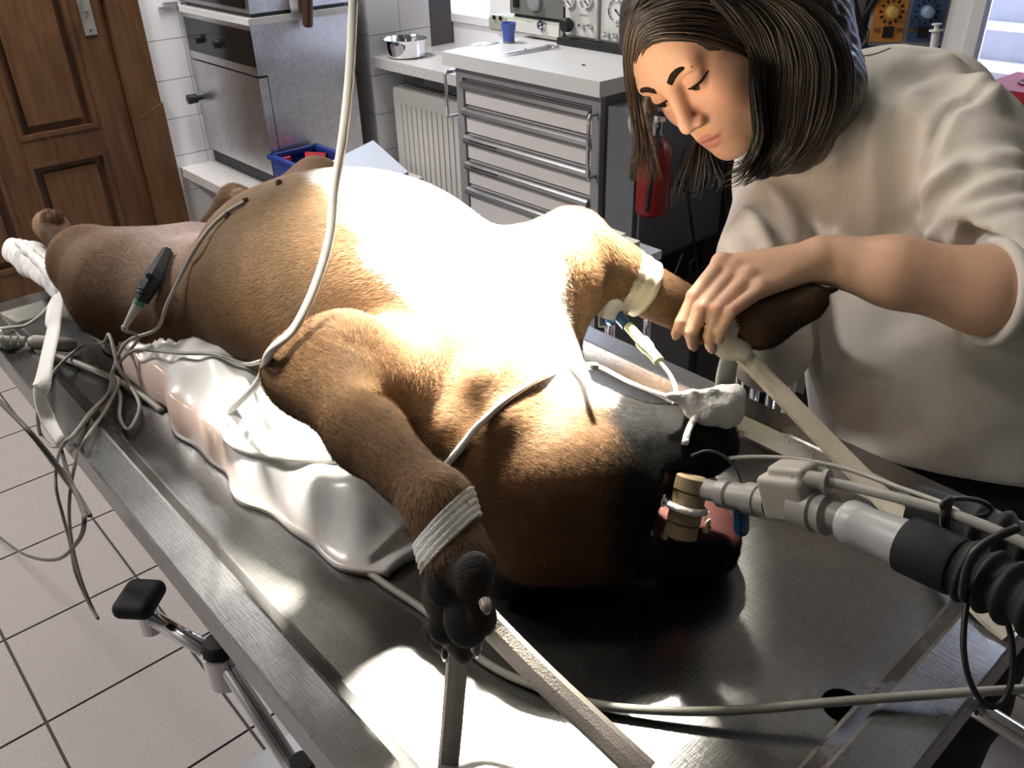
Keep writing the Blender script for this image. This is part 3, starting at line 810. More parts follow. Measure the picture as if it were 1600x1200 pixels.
# grey instrument cabinet beyond the drawer cabinet
M_bg = mat('bluegrey_metal', (0.145, 0.155, 0.175), 0.4)
gc = thing('grey_cabinet', 'dark blue-grey metal cabinet right of the drawer cabinet', 'cabinet', (1.95, 1.35, 0))
YG = 1.46
q0, q1, qb = AY(990, 300, YG), AY(1124, 330, YG), AY(1000, 416, YG)
box('cabinet_shell', (q0[0], YG, qb[2]), (q1[0], YG+0.10, 0.93), M_bg, gc, 0.004)
box('cabinet_door', (q0[0]+0.015, YG-0.012, qb[2]+0.015), (q1[0]-0.015, YG, 0.915), M_bg, gc, 0.004)
for xx in (q0[0]+0.02, q1[0]-0.05):
    box('leg', (xx, YG+0.03, 0), (xx+0.03, YG+0.06, qb[2]), M_black, gc)
# fire extinguisher hanging there
ex = thing('fire_extinguisher', 'red fire extinguisher hanging behind the long dark hair', 'extinguisher', tuple(AY(1016, 320, 1.40)))
eb, et = AY(1018, 335, 1.385), AY(1010, 215, 1.385)
hh = et[2]-eb[2]
M_ext = mat('extinguisher_red', (0.20, 0.010, 0.010), 0.3)
lathe('cylinder', [(0, 0.030), (0.01, 0.043), (hh*0.8, 0.043), (hh*0.92, 0.03), (hh*0.96, 0.016), (hh, 0.016)], (eb[0], 1.385, eb[2]), (0, 0, 1), M_ext, ex, 28, True)
lathe('valve', [(0, 0.012), (0.03, 0.012), (0.035, 0.02), (0.05, 0.018)], (eb[0], 1.385, eb[2]+hh), (0, 0, 1), M_chrome, ex, 14)
box('lever', (eb[0]-0.012, 1.31, eb[2]+hh+0.05), (eb[0]+0.012, 1.40, eb[2]+hh+0.062), M_black, ex, 0.003)
tube('hose', [(eb[0]-0.01, 1.37, eb[2]+hh+0.03), (eb[0]-0.055, 1.34, eb[2]+hh*0.9), (eb[0]-0.062, 1.345, eb[2]+hh*0.4), (eb[0]-0.05, 1.36, eb[2]+0.03)], 0.006, M_black, ex)
box('wall_bracket', (eb[0]-0.02, 1.42, eb[2]+hh*0.4), (eb[0]+0.02, 1.449, eb[2]+hh*0.6), M_black, ex)
lathe('pressure_disc', [(0, 0.035), (0.012, 0.035), (0.02, 0.028)], AY(996, 190, 1.40), (0, -1, 0.1), mat('disc_grey', (0.5, 0.5, 0.52), 0.35), ex, 24, True)
# hanging black cables against the cabinet
def cable(name, label, pts, r, m, cat='cable', seg=7, n=8, group=None):
    o = tube(name, pts, r, m, None, seg, n)
    return tag(o, label, cat, group)
YC = 1.40
cable('power_cable', 'looped black cable hanging before the blue-grey cabinet', [AY(1098, 195, YC), AY(1075, 230, YC), AY(1058, 275, YC), AY(1075, 302, YC), AY(1098, 292, YC), AY(1112, 260, YC), AY(1125, 225, YC), AY(1130, 190, YC)], 0.004, M_blackm)
cable('power_cable', 'straight black cable running down past the blue-grey cabinet bottom', [AY(1068, 235, YC), AY(1074, 300, YC), AY(1080, 345, YC), AY(1087, 395, YC), AY(1090, 430, 1.38), AY(1085, 470, 1.36)], 0.0045, M_blackm)
cable('power_cable', 'black cable hanging by the tiled wall beside the sweater', [AX(1133, 290, 2.0), AX(1138, 340, 2.0), AX(1146, 385, 2.0), AX(1160, 450, 2.0)], 0.005, M_blackm)
# dark tangle of leads under the cabinet
for k in range(9):
    x0_ = 1030+k*12; y0_ = 395+random.uniform(-5, 30)
    pts = [AY(x0_+random.uniform(-20, 20), y0_+i*18+random.uniform(-8, 8), 1.36+0.01*k) for i in range(6)]
    cable('tangled_lead', 'thin dark lead in the tangle below the blue-grey cabinet', pts, 0.0025, mat('lead_dark_%d' % (k % 3), [(0.02, 0.02, 0.022), (0.10, 0.10, 0.11), (0.05, 0.05, 0.05)][k % 3], 0.5), 'cable', 5, 6, 'tangled leads')
eq = thing('equipment_case', 'black equipment case on the floor under the blue-grey cabinet', 'case', (1.9, 1.2, 0))
box('case_body', (1.65, 1.18, 0.02), (2.15, 1.45, 0.42), mat('case_black', (0.02, 0.02, 0.022), 0.5), eq, 0.01)
box('case_panel', (1.68, 1.172, 0.08), (2.12, 1.182, 0.38), mat('case_panel', (0.05, 0.05, 0.055), 0.4), eq, 0.003)
for xx in (1.69, 2.07):
    box('foot', (xx, 1.2, 0), (xx+0.04, 1.42, 0.021), M_black, eq)
# paper tissue pad behind the far foreleg: on a small trolley
tr = thing('instrument_trolley', 'small steel trolley behind the table holding white pads', 'trolley', (1.3, 1.25, 0))
t0 = AX(955, 368, 1.30)
tzz = t0[2]-0.035
box('tray', (1.22, t0[1]-0.075, tzz-0.02), (1.38, t0[1]+0.06, tzz), M_steel_d, tr, 0.004)
for xx in (1.235, 1.365):
    for yy in (t0[1]-0.06, t0[1]+0.045):
        tube('leg', [(xx, yy, 0.0), (xx, yy, tzz-0.018)], 0.009, M_chrome, tr, 8, 2)
M_pad = mat('gauze_white', (0.82, 0.81, 0.78), 0.85, bump=0.4, bscale=300)
for k, (px, py) in enumerate(((948, 366), (970, 372))):
    p = AX(px, py, 1.30)
    box_ = box('gauze_pad', (p[0]-0.03, p[1]-0.028, tzz+0.001), (p[0]+0.03, p[1]+0.028, tzz+0.036-0.006*k), M_pad, None, 0.008)
    tag(box_, ['folded white gauze pad behind the raised elbow, left one', 'folded white gauze pad nearer the grey cabinet'][k], 'gauze pad')
# chrome stand behind the table
st = thing('chrome_stand', 'chrome tube stand seen between table and person', 'stand', (1.35, 0.85, 0))
for (px_, xx) in ((1152, 1.45), (1178, 1.45), (1205, 1.40), (1232, 1.40)):
    p = AX(px_, 620, xx)
    tube('upright', [(p[0], p[1], 0.03), (p[0], p[1], 0.62)], 0.011, M_chrome, st, 10, 2)
pa_, pb_ = AX(1152, 620, 1.45), AX(1232, 620, 1.40)
box('stand_top', (pb_[0]-0.03, pb_[1]-0.02, 0.62), (pa_[0]+0.03, pa_[1]+0.02, 0.635), M_steel_d, st, 0.003)
box('stand_base', (pb_[0]-0.04, pb_[1]-0.03, 0.0), (pa_[0]+0.04, pa_[1]+0.03, 0.03), M_black, st, 0.005)
# ---- right-hand corner: electrosurgery box, syringe, sharps bin, outside steps
es = thing('electrosurgery_unit', 'black device with orange and blue dial panels behind the shoulder', 'medical device', (2.05, 0.95, 1.0))
pc = AX(1418, 30, 1.98)
Rz = Matrix.Translation(pc) @ Matrix.Rotation(math.radians(38), 4, 'Z')
def ebox(name, lo, hi, m, par=es, bev=0.003): return box(name, lo, hi, m, par, bev, Rz)
M_org = mat('panel_orange', (0.55, 0.24, 0.05), 0.5); M_pbl = mat('panel_blue', (0.05, 0.09, 0.22), 0.5)
ebox('case', (0.012, -0.084, -0.075), (0.14, 0.090, 0.075), M_black, bev=0.008)
fpz = ebox('front_frame', (0.002, -0.082, -0.055), (0.014, 0.078, 0.06), mat('panel_bluegrey', (0.35, 0.38, 0.46), 0.4))
po = ebox('orange_panel', (-0.003, 0.004, -0.046), (0.004, 0.072, 0.052), M_org, fpz, 0.006); pb = ebox('blue_panel', (-0.003, -0.074, -0.046), (0.004, -0.006, 0.052), M_pbl, fpz, 0.006)
for yy, pp, kc in ((0.036, po, mat('knob_yellow', (0.6, 0.42, 0.12), 0.4)), (-0.036, pb, mat('knob_blue', (0.3, 0.42, 0.55), 0.4))):
    c_ = Rz @ Vector((-0.003, yy, 0.016)); ax_ = (Rz.to_3x3() @ Vector((-1, 0, 0)))
    bm = bmesh.new()
    for k in range(12):
        a = k*math.pi/6
        addbox(bm, (-0.0012, -0.0022, 0.019), (0.0006, 0.0022, 0.026), Rz @ Matrix.Translation((-0.003, yy, 0.016)) @ Matrix.Rotation(a, 4, 'X'))
    bmobj('dial_scale', bm, M_black, pp)
    lathe('dial_knob', [(0, 0.013), (0.014, 0.012), (0.015, 0.0105), (0.026, 0.0105), (0.027, 0.009)], c_, ax_, kc, pp, 18, True)
    ebox('square_button', (-0.006, yy-0.011, -0.037), (-0.002, yy+0.011, -0.014), M_black, pp, 0.002)
    for s in (-1, 1):
        ebox('tab_mark', (-0.0045, yy+s*0.024-0.006, -0.026), (-0.0025, yy+s*0.024+0.006, -0.018), mat('panel_brown', (0.22, 0.08, 0.03), 0.5), pp, 0.001)
stx = thing('device_stand', 'dark stand carrying the electrosurgery device', 'stand', (2.05, 0.95, 0))
ptop = pc[2]-0.076
box('shelf', (0.0, -0.09, -0.02), (0.15, 0.095, 0.0), M_black, stx, 0.004, Matrix.Translation((pc[0], pc[1], ptop)) @ Matrix.Rotation(math.radians(38), 4, 'Z'))
tube('column', [(pc[0]+0.06, pc[1]+0.03, 0.03), (pc[0]+0.06, pc[1]+0.03, ptop-0.02)], 0.018, M_black, stx, 12, 2)
for k in range(4):
    a = k*math.pi/2+0.4
    tube('foot', [(pc[0]+0.06, pc[1]+0.03, 0.06), (pc[0]+0.06+0.11*math.cos(a), pc[1]+0.03+0.11*math.sin(a), 0.012)], 0.011, M_black, stx, 8, 2)
bq = [AX(1322, -25, 1.9), AX(1338, 32, 1.9), AX(1349, 60, 1.9)]
brk = thing('black_bracket', 'black slanted bracket above the shoulder left of the device', 'bracket', tuple(AX(1349, 60, 1.9)))
tube('upright', [AX(1318, -40, 1.93), AX(1345, 60, 1.93), AX(1352, 120, 1.93)], 0.014, M_black, brk, 4, 2, smooth=False)
tube('strut', [AX(1375, -12, 1.93), AX(1349, 30, 1.93), AX(1340, 52, 1.93)], 0.007, M_black, brk, 4, 2, smooth=False)
tube('pole', [AX(1352, 120, 1.93), np.array([AX(1352, 120, 1.93)[0], AX(1352, 120, 1.93)[1], 0.0])], 0.012, M_black, brk, 8, 2)
sy = thing('syringe', 'white plastic syringe upright beside the orange and blue device', 'syringe', tuple(AX(1462, 62, 1.96)))
s0, s1 = AX(1460, 66, 1.94), AX(1464, 38, 1.94)
sv = s1-s0; sl_ = np.linalg.norm(sv)
lathe('barrel', [(-0.06, 0.008), (sl_*0.62, 0.008)], s0, sv, M_white, sy, 14)
lathe('flange', [(sl_*0.62, 0.014), (sl_*0.70, 0.014)], s0, sv, M_white, sy, 14)
lathe('plunger', [(sl_*0.7, 0.005), (sl_*0.96, 0.005), (sl_*0.97, 0.010), (sl_*1.05, 0.010)], s0, sv, M_white, sy, 14)
sb = thing('sharps_bin', 'yellow sharps bin with a red lid on the window sill', 'sharps bin', (2.2, 0.72, 0.85))
rl = AX(1575, 132, 2.12)
M_yel = mat('sharps_yellow', (0.62, 0.36, 0.02), 0.4); M_rl = mat('sharps_red', (0.45, 0.02, 0.05), 0.35)
bx0, bx1, by0, by1 = 2.07, 2.27, 0.54, 0.775
box('bin_body', (bx0+0.006, by0+0.006, 0.851), (bx1-0.006, by1-0.006, rl[2]-0.03), M_yel, sb, 0.012)
ld_ = box('bin_lid', (bx0-0.006, by0-0.006, rl[2]-0.032), (bx1, by1+0.004, rl[2]), M_rl, sb, 0.008)
lathe('lid_opening', [(0, 0.05), (0.003, 0.05), (0.0032, 0.044), (0.001, 0.043)], ((bx0+bx1)/2, by1-0.09, rl[2]), (0, 0, 1), mat('sharps_dark_red', (0.16, 0.01, 0.015), 0.5), ld_, 28)
# outside: stone steps and gravel seen through the right-hand window
M_stp = mat('outside_concrete', (0.42, 0.42, 0.46), 0.8, noise=0.05, nscale=30)
os_ = thing('outside_steps', 'pale concrete steps outside the right-hand window', 'steps', (3.1, 0.9, 0.6))
for k in range(6):
    box('step', (2.98+0.20*k, -0.4, 0.6), (3.22+0.20*k if k < 5 else 5.0, 1.6, 0.80+0.09*(k+1)), M_stp, os_, 0.006)
gw = thing('outside_gravel_bed', 'pinkish gravel strip outside the right-hand window', 'gravel', (2.85, 0.8, 0.6))
box('bed', (2.67, -0.4, 0.6), (2.98, 1.6, 0.86), mat('gravel_earth', (0.30, 0.20, 0.17), 0.9), gw)
bm = bmesh.new()
for k in range(900):
    c_ = Vector((random.uniform(2.68, 2.97), random.uniform(0.3, 1.2), 0.862)); r_ = random.uniform(0.006, 0.012)
    vs = [bm.verts.new(c_+Vector((sx*r_*random.uniform(.6, 1.2), sy_*r_*random.uniform(.6, 1.2), sz*r_*random.uniform(.5, 1)))) for sx, sy_, sz in ((1,0,0),(-1,0,0),(0,1,0),(0,-1,0),(0,0,1),(0,0,-1))]
    for f in ((0,2,4),(2,1,4),(1,3,4),(3,0,4),(2,0,5),(1,2,5),(3,1,5),(0,3,5)): bm.faces.new([vs[i] for i in f])
gvl = bmobj('gravel', bm, mat('gravel_stones', (0.62, 0.42, 0.36), 0.8, col2=(0.35, 0.16, 0.12), nscale=90), gw); gvl['kind'] = 'stuff'

# ================================================================== OPERATING TABLE
RZ_, TFZ = 0.93, 0.912
X0, X1, Y0, Y1 = 0.151, 0.772, 0.099, 1.392
M_tab = steel('table_steel', (0.29, 0.29, 0.29), 0.29, 1.0)
tb = thing('operating_table', 'stainless steel veterinary operating table with raised rim and drain hole', 'table', (0.46, 0.75, 0))
bm = bmesh.new()
def loop(x0, x1, y0, y1, z): return [bm.verts.new(v) for v in ((x0, y0, z), (x1, y0, z), (x1, y1, z), (x0, y1, z))]
def bridge(A, B):
    n = len(A)
    for i in range(n): bm.faces.new((A[i], A[(i+1) % n], B[(i+1) % n], B[i]))
rw = 0.033
L0 = loop(X0+0.012, X1-0.012, Y0+0.012, Y1-0.012, RZ_-0.040); L1 = loop(X0, X1, Y0, Y1, RZ_-0.038); L2 = loop(X0, X1, Y0, Y1, RZ_-0.002); L2b = loop(X0+0.002, X1-0.002, Y0+0.002, Y1-0.002, RZ_)
L3 = loop(X0+rw, X1-rw, Y0+rw+0.008, Y1-rw, RZ_); L3b = loop(X0+rw+0.003, X1-rw-0.003, Y0+rw+0.011, Y1-rw-0.003, RZ_-0.001)
sx = 0.017
L4 = loop(X0+rw+sx, X1-rw-sx, Y0+rw+0.008+sx, Y1-rw-sx, TFZ+0.001); L5 = loop(X0+rw+sx+0.003, X1-rw-sx-0.003, Y0+rw+0.011+sx, Y1-rw-sx-0.003, TFZ)
for A, B in ((L0, L1), (L1, L2), (L2, L2b), (L2b, L3), (L3, L3b), (L3b, L4), (L4, L5)): bridge(A, B)
hc = AZ(1318, 1103, TFZ); hr = 0.0165
bmt = bm
fx0, fx1, fy0, fy1 = X0+rw+sx+0.003, X1-rw-sx-0.003, Y0+rw+0.011+sx, Y1-rw-sx-0.003
s = 0.022
gx = [fx0, hc[0]-s, hc[0]+s, fx1]; gy = [fy0, max(fy0+0.001, hc[1]-s), hc[1]+s, fy1]
gv_ = {(i, j): bm.verts.new((gx[i], gy[j], TFZ)) for i in range(4) for j in range(4)}
for i in range(3):
    for j in range(3):
        if (i, j) != (1, 1): bm.faces.new((gv_[i, j], gv_[i+1, j], gv_[i+1, j+1], gv_[i, j+1]))
NS = 24
sq, ci, cd = [], [], []
for k in range(NS):
    a = 2*math.pi*k/NS+math.pi/4*0
    c_, s_ = math.cos(a), math.sin(a); mx_ = max(abs(c_), abs(s_))
    yq = (gy[1]+gy[2])/2+(gy[2]-gy[1])/2*s_/mx_
    sq.append(bm.verts.new((hc[0]+s*c_/mx_, yq, TFZ)))
    ci.append(bm.verts.new((hc[0]+hr*c_, hc[1]+hr*s_, TFZ))); cd.append(bm.verts.new((hc[0]+hr*c_*0.95, hc[1]+hr*s_*0.9, TFZ-0.04)))
bridge(sq, ci); bridge(ci, cd)
bmobj('tray', bm, M_tab, tb)
lathe('drain_well', [(0, 0.0155), (0.06, 0.0155)], (hc[0], hc[1], TFZ-0.095), (0, 0, 1), M_dark, tb, 20)
bm = bmesh.new(); addbox(bm, (X0+0.02, Y0+0.06, RZ_-0.075), (X0+0.05, Y1-0.05, RZ_-0.036)); addbox(bm, (X1-0.05, Y0+0.06, RZ_-0.075), (X1-0.02, Y1-0.05, RZ_-0.036))
addbox(bm, (X0+0.05, 0.35, RZ_-0.075), (X1-0.05, 0.42, RZ_-0.036)); addbox(bm, (X0+0.05, 1.05, RZ_-0.075), (X1-0.05, 1.12, RZ_-0.036))
bmobj('under_frame', bm, mat('frame_dark_steel', (0.16, 0.16, 0.17), 0.4, metal=0.8), tb)
box('column', (0.36, 0.62, 0.06), (0.56, 0.88, RZ_-0.076), M_steel_d, tb, 0.01)
box('head_plate', (0.26, 0.38, RZ_-0.09), (0.66, 1.10, RZ_-0.075), M_steel_d, tb, 0.003)
box('foot_base', (0.26, 0.42, 0.0), (0.66, 1.10, 0.06), mat('frame_dark_steel', (0.16, 0.16, 0.17), 0.4, metal=0.8), tb, 0.015)
# chrome arm with black pad at the near side
pj, pp_, pe = AZ(348, 1030, 0.62), AZ(232, 962, 0.62), AZ(455, 1195, 0.56)
ar = tube('support_arm', [pj, AZ(400, 1110, 0.60), pe, AZ(530, 1320, 0.54), np.array([0.37, 0.66, 0.5])], 0.011, M_chrome, tb, 14, 6)
tube('swing_arm', [pp_, pj], 0.011, M_chrome, ar, 12, 2)
lathe('arm_joint', [(-0.038, 0.021), (-0.036, 0.024), (0.016, 0.024), (0.018, 0.021)], pj, (0, 0, 1), M_chrome, ar, 20, True)
lathe('joint_cap', [(0.0, 0.022), (0.009, 0.021), (0.016, 0.016), (0.019, 0.006)], pj+[0, 0, 0.018], (0, 0, 1), M_blackm, ar, 20, True)
lathe('pad_socket', [(-0.025, 0.015), (0.018, 0.015)], pp_, (0, 0, 1), M_chrome, ar, 16)
pq = AZ(218, 936, 0.65)
F = Field(pq-[0.07, 0.07, 0.035], pq+[0.07, 0.07, 0.035], 0.0025)
c45 = math.cos(0.75); s45 = math.sin(0.75)
F.rbox(pq, (0.031, 0.027, 0.013), 0.012, [[c45, s45, 0], [-s45, c45, 0], [0, 0, 1]], 0)
link_mesh('arm_pad', F.mesh('arm_pad'), M_blackm, ar, True)
F = None
pe2 = AZ(475, 1205, 0.56)
lathe('lower_joint', [(-0.02, 0.014), (0.02, 0.014)], pe2, (0, 0, 1), M_black, ar, 16)
# chrome rail at the head end
rp = AZ(1515, 1100, 0.875)
tube('end_rail', [rp, AZ(1605, 1156, 0.868), AZ(1700, 1215, 0.86)], 0.0085, M_chrome, tb, 14, 3)
box('rail_bracket', tuple(rp-[0.014, -0.006, 0.012]), tuple(rp+[0.014, 0.05, 0.02]), mat('frame_dark_steel', (0.16, 0.16, 0.17), 0.4, metal=0.8), tb, 0.002)
# ================================================================== DOG
A = np.array
def V3(*a): return np.array(a, float)
BM = 0.46                                   # middle of the table across
F = Field((0.16, 0.20, 0.905), (0.93, 1.66, 1.30), 0.0055)
# --- trunk (lying on its back)
F.ell((0.460, 0.735, 1.070), (0.126, 0.185, 0.132), k=0.05)
F.ell((0.450, 0.860, 1.055), (0.140, 0.175, 0.116), k=0.06)
F.ell((0.440, 0.99, 1.005), (0.114, 0.15, 0.068), k=0.05)
F.ell((0.43, 1.10, 0.985), (0.102, 0.10, 0.056), k=0.05)
# --- neck and chest front
F.cone((0.455, 0.64, 1.055), (0.450, 0.53, 1.020), 0.088, 0.078, k=0.06)
F.cone((0.450, 0.53, 1.020), (0.425, 0.44, 1.005), 0.078, 0.072, k=0.04)
# --- near hind leg: thigh, shank, foot
kn = V3(0.288, 1.205, 1.022)
F.cone((0.36, 1.03, 0.985), (0.305, 1.13, 1.005), 0.082, 0.068, k=0.05)
F.cone((0.305, 1.13, 1.005), kn, 0.068, 0.046, k=0.03)
F.cone(kn, (0.40, 1.13, 1.020), 0.035, 0.045, k=0.03)
F.cone(kn, (0.315, 1.36, 0.975), 0.036, 0.022, k=0.03)
F.cone((0.315, 1.36, 0.975), AX(78, 352, 0.315), 0.022, 0.024, k=0.02)
for (px, py) in ((66, 362), (66, 346), (76, 338), (88, 340)):
    F.ell(AX(px, py, 0.312), (0.011, 0.015, 0.011), k=0.007)
# --- far hind leg
kf = AX(496, 288, 0.60)
F.cone((0.50, 1.00, 0.995), (kf+V3(0.55, 1.04, 1.02))/2, 0.070, 0.050, k=0.05)
F.cone((kf+V3(0.55, 1.04, 1.03))/2, kf, 0.050, 0.030, k=0.03)
F.cone(kf, (0.515, 1.30, 0.985), 0.034, 0.024, k=0.03)
F.cone((0.515, 1.30, 0.985), AX(366, 312, 0.52), 0.024, 0.024, k=0.02)
for (px, py) in ((355, 300), (366, 297), (378, 300)):
    F.ell(AX(px, py+8, 0.52), (0.012, 0.014, 0.014), k=0.008)
# --- tail stub
F.cone((0.43, 1.16, 0.975), (0.44, 1.30, 0.975), 0.022, 0.012, k=0.02)
# --- near fore leg
sh_n = V3(0.375, 0.570, 1.055); el_n = AX(482, 580, 0.285); wr_n = AX(688, 790, 0.262)
F.cone((0.41, 0.57, 1.05), sh_n, 0.056, 0.052, k=0.045)
F.cone(sh_n, AX(540, 565, 0.31), 0.048, 0.036, k=0.03)
F.cone(AX(540, 565, 0.31), el_n, 0.036, 0.029, k=0.03)
F.cone(el_n, AX(456, 564, 0.290), 0.026, 0.017, k=0.02)
F.cone(el_n, AX(575, 680, 0.272), 0.031, 0.026, k=0.03)
F.cone(AX(575, 680, 0.272), wr_n, 0.027, 0.0205, k=0.02)
pm_n = AX(714, 880, 0.252)
F.cone(wr_n, pm_n, 0.0215, 0.0215, k=0.015)
F.cone(pm_n, AX(716, 960, 0.246), 0.0220, 0.0200, k=0.015)
F.ell(AX(652, 820, 0.270), (0.010, 0.010, 0.012), k=0.012)          # stopper pad lump
for (px, py, r) in ((686, 925, 0.0125), (742, 905, 0.013), (688, 985, 0.0125), (748, 965, 0.0125), (722, 1000, 0.0125)):
    F.ell(AX(px, py, 0.244), (r, r, r*1.25), k=0.010)
# --- far fore leg
el_f = AX(893, 385, 0.615); wr_f = AX(1100, 498, 0.735)
F.cone((0.50, 0.585, 1.055), AX(850, 440, 0.56), 0.070, 0.055, k=0.045)
F.cone(AX(850, 440, 0.56), el_f, 0.050, 0.034, k=0.03)
F.cone(el_f, AX(955, 425, 0.655), 0.034, 0.032, k=0.03)
F.cone(AX(955, 425, 0.655), wr_f, 0.032, 0.025, k=0.025)
F.cone(wr_f, AX(1190, 502, 0.775), 0.026, 0.029, k=0.015)
F.cone(AX(1190, 502, 0.775), AX(1262, 475, 0.81), 0.029, 0.020, k=0.015)
for (px, py, xx) in ((1255, 482, 0.80), (1275, 465, 0.815), (1268, 475, 0.83)):
    F.cone(AX(px-30, py+8, xx-0.01), AX(px, py, xx), 0.015, 0.0135, k=0.008)
F.cone(AX(935, 452, 0.625), AX(905, 472, 0.60), 0.016, 0.020, k=0.02)   # elbow skin fold
for t_ in (0, 1, 2):                                                    # wrinkles behind the elbow
    F.cone(AX(905+14*t_, 412+6*t_, 0.617), AX(935+5*t_, 450+3*t_, 0.618), 0.006, 0.006, k=0.012)
# --- skin folds along neck and brisket (near side)
def fold(pts, r, k=0.014):
    F.chain([AX(*p) for p in pts], [r]*len(pts), k=k)
fold([(735, 535, 0.445), (700, 580, 0.402), (665, 640, 0.378)], 0.009, 0.032)
fold([(800, 545, 0.452), (770, 600, 0.402), (720, 680, 0.366), (690, 730, 0.362)], 0.010, 0.032)
fold([(835, 590, 0.445), (800, 660, 0.390), (765, 730, 0.372)], 0.008, 0.030)
# --- head: skull on the table, muzzle towards the corner, jaws open
hf = V3(0.77, -0.635, -0.06); hf /= np.linalg.norm(hf)               # forward (nose)
hu = V3(0.0, 0.0, 1.0); hu = hu-hf*(hu@hf); hu /= np.linalg.norm(hu)  # ventral side, up
hs = np.cross(hf, hu); hs /= np.linalg.norm(hs)                       # side
if hs@_fw > 0: hs = -hs                                               # towards the viewer
HC = V3(0.425, 0.425, 0.995)
def nz_(v): return np.asarray(v, float)/np.linalg.norm(v)
def H(f, s, u): return HC+hf*f+hs*s+hu*u
RH = np.stack([hf, hs, hu])
F.ell(H(0, 0, -0.005), (0.088, 0.072, 0.075), RH, k=0.04)
F.ell(H(0.02, 0.035, 0.03), (0.06, 0.035, 0.05), RH, k=0.03)          # cheek
F.ell(H(0.02, -0.035, 0.03), (0.06, 0.035, 0.05), RH, k=0.03)
F.rbox(H(0.082, 0, -0.044), (0.072, 0.044, 0.025), 0.023, RH, k=0.03)  # upper jaw
F.rbox(H(0.128, 0, -0.038), (0.030, 0.042, 0.026), 0.022, RH, k=0.02)  # flews
jd = nz_(hf+0.06*hu)                                                  # lower jaw
ju = np.cross(hs, jd); ju = ju if ju@hu > 0 else -ju
RJ = np.stack([jd, hs, ju])
JH = H(0.0, 0, 0.052)
F.rbox(JH+jd*0.060, (0.062, 0.034, 0.022), 0.018, RJ, k=0.03)
F.ell(H(0.117, 0, 0.056), (0.031, 0.031, 0.029), RJ, k=0.015)           # chin
for s_ in (1, -1):                                                     # lip folds at the mouth corner
    F.chain([H(0.092, 0.032*s_, 0.060), H(0.070, 0.043*s_, 0.045), H(0.052, 0.048*s_, 0.010), H(0.058, 0.047*s_, -0.025), H(0.095, 0.043*s_, -0.040)], [0.008, 0.012, 0.012, 0.013, 0.010], k=0.015)
# mouth cavity
F.rbox(H(0.125, 0, 0.004), (0.085, 0.034, 0.025), 0.016, RH, k=0.008, op='sub')
F.rbox(H(0.150, 0.02, 0.004), (0.080, 0.075, 0.023), 0.018, RH, k=0.010, op='sub')
F.ell(H(0.080, 0.046, 0.040), (0.012, 0.010, 0.018), RH, k=0.010, op='sub')
# --- ears on the table
ear_n = [H(-0.03, 0.055, -0.015), AZ(822, 850, 0.962), AZ(795, 893, 0.938), AZ(790, 925, 0.924)]
F.cone(ear_n[0], ear_n[1], 0.026, 0.026, k=0.02)
F.cone(ear_n[1], ear_n[2], 0.028, 0.024, k=0.015, flat=((0.2, 0.2, 1), 0.55))
F.cone(ear_n[2], ear_n[3], 0.024, 0.012, k=0.012, flat=((0.2, 0.2, 1), 0.55))
F.cone(H(-0.035, -0.06, -0.02), H(-0.085, -0.085, -0.060), 0.024, 0.020, k=0.02)
dog_me = F.mesh('dog_body'); F = None
V = verts_of(dog_me); Nn = normals_of(dog_me)
# --- colour pattern of the coat
n1, n2, n3 = pnoise(V, 45, 1), pnoise(V, 120, 2), pnoise(V, 16, 3)
tan, deep, cream = A([0.190, 0.106, 0.052]), A([0.066, 0.033, 0.016]), A([0.33, 0.23, 0.135])
white, black, pink, skin = A([0.86, 0.84, 0.80]), A([0.0085, 0.008, 0.008]), A([0.30, 0.065, 0.06]), A([0.50, 0.38, 0.36])
def mixc(C, c, w): return C*(1-w[:, None])+c*w[:, None]
C = np.tile(tan, (len(V), 1))
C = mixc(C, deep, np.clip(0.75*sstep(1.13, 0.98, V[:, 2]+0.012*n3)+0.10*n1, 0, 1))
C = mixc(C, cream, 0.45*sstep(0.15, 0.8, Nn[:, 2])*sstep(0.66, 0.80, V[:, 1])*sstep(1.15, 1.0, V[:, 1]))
hd_ = (V-HC)
hfc, hsc, huc = hd_@hf, hd_@hs, hd_@hu
# pale skin of the groin and inner thighs
g_ = np.exp(-(((V[:, 0]-0.43)/0.10)**2+((V[:, 1]-1.08)/0.10)**2))*sstep(0.1, 0.6, Nn[:, 2])
C = mixc(C, skin, np.clip(g_*1.6, 0, 1))
# dark smudge on the flank
fl_ = np.exp(-(((V[:, 0]-0.345)/0.03)**2+((V[:, 1]-0.715)/0.05)**2+((V[:, 2]-1.10)/0.045)**2))
C = mixc(C, A([0.13, 0.085, 0.05]), np.clip(fl_*(0.9+0.25*n1), 0, 0.8))
# white blaze down brisket and throat; its belly end paints the lamp's hot spot
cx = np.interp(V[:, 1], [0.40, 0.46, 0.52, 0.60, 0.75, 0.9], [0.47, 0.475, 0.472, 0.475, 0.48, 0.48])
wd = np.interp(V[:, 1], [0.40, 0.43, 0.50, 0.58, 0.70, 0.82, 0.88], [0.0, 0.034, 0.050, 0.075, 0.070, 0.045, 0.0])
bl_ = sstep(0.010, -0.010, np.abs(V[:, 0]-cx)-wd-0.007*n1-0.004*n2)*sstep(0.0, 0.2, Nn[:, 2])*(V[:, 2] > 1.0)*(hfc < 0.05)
C = mixc(C, white, bl_)
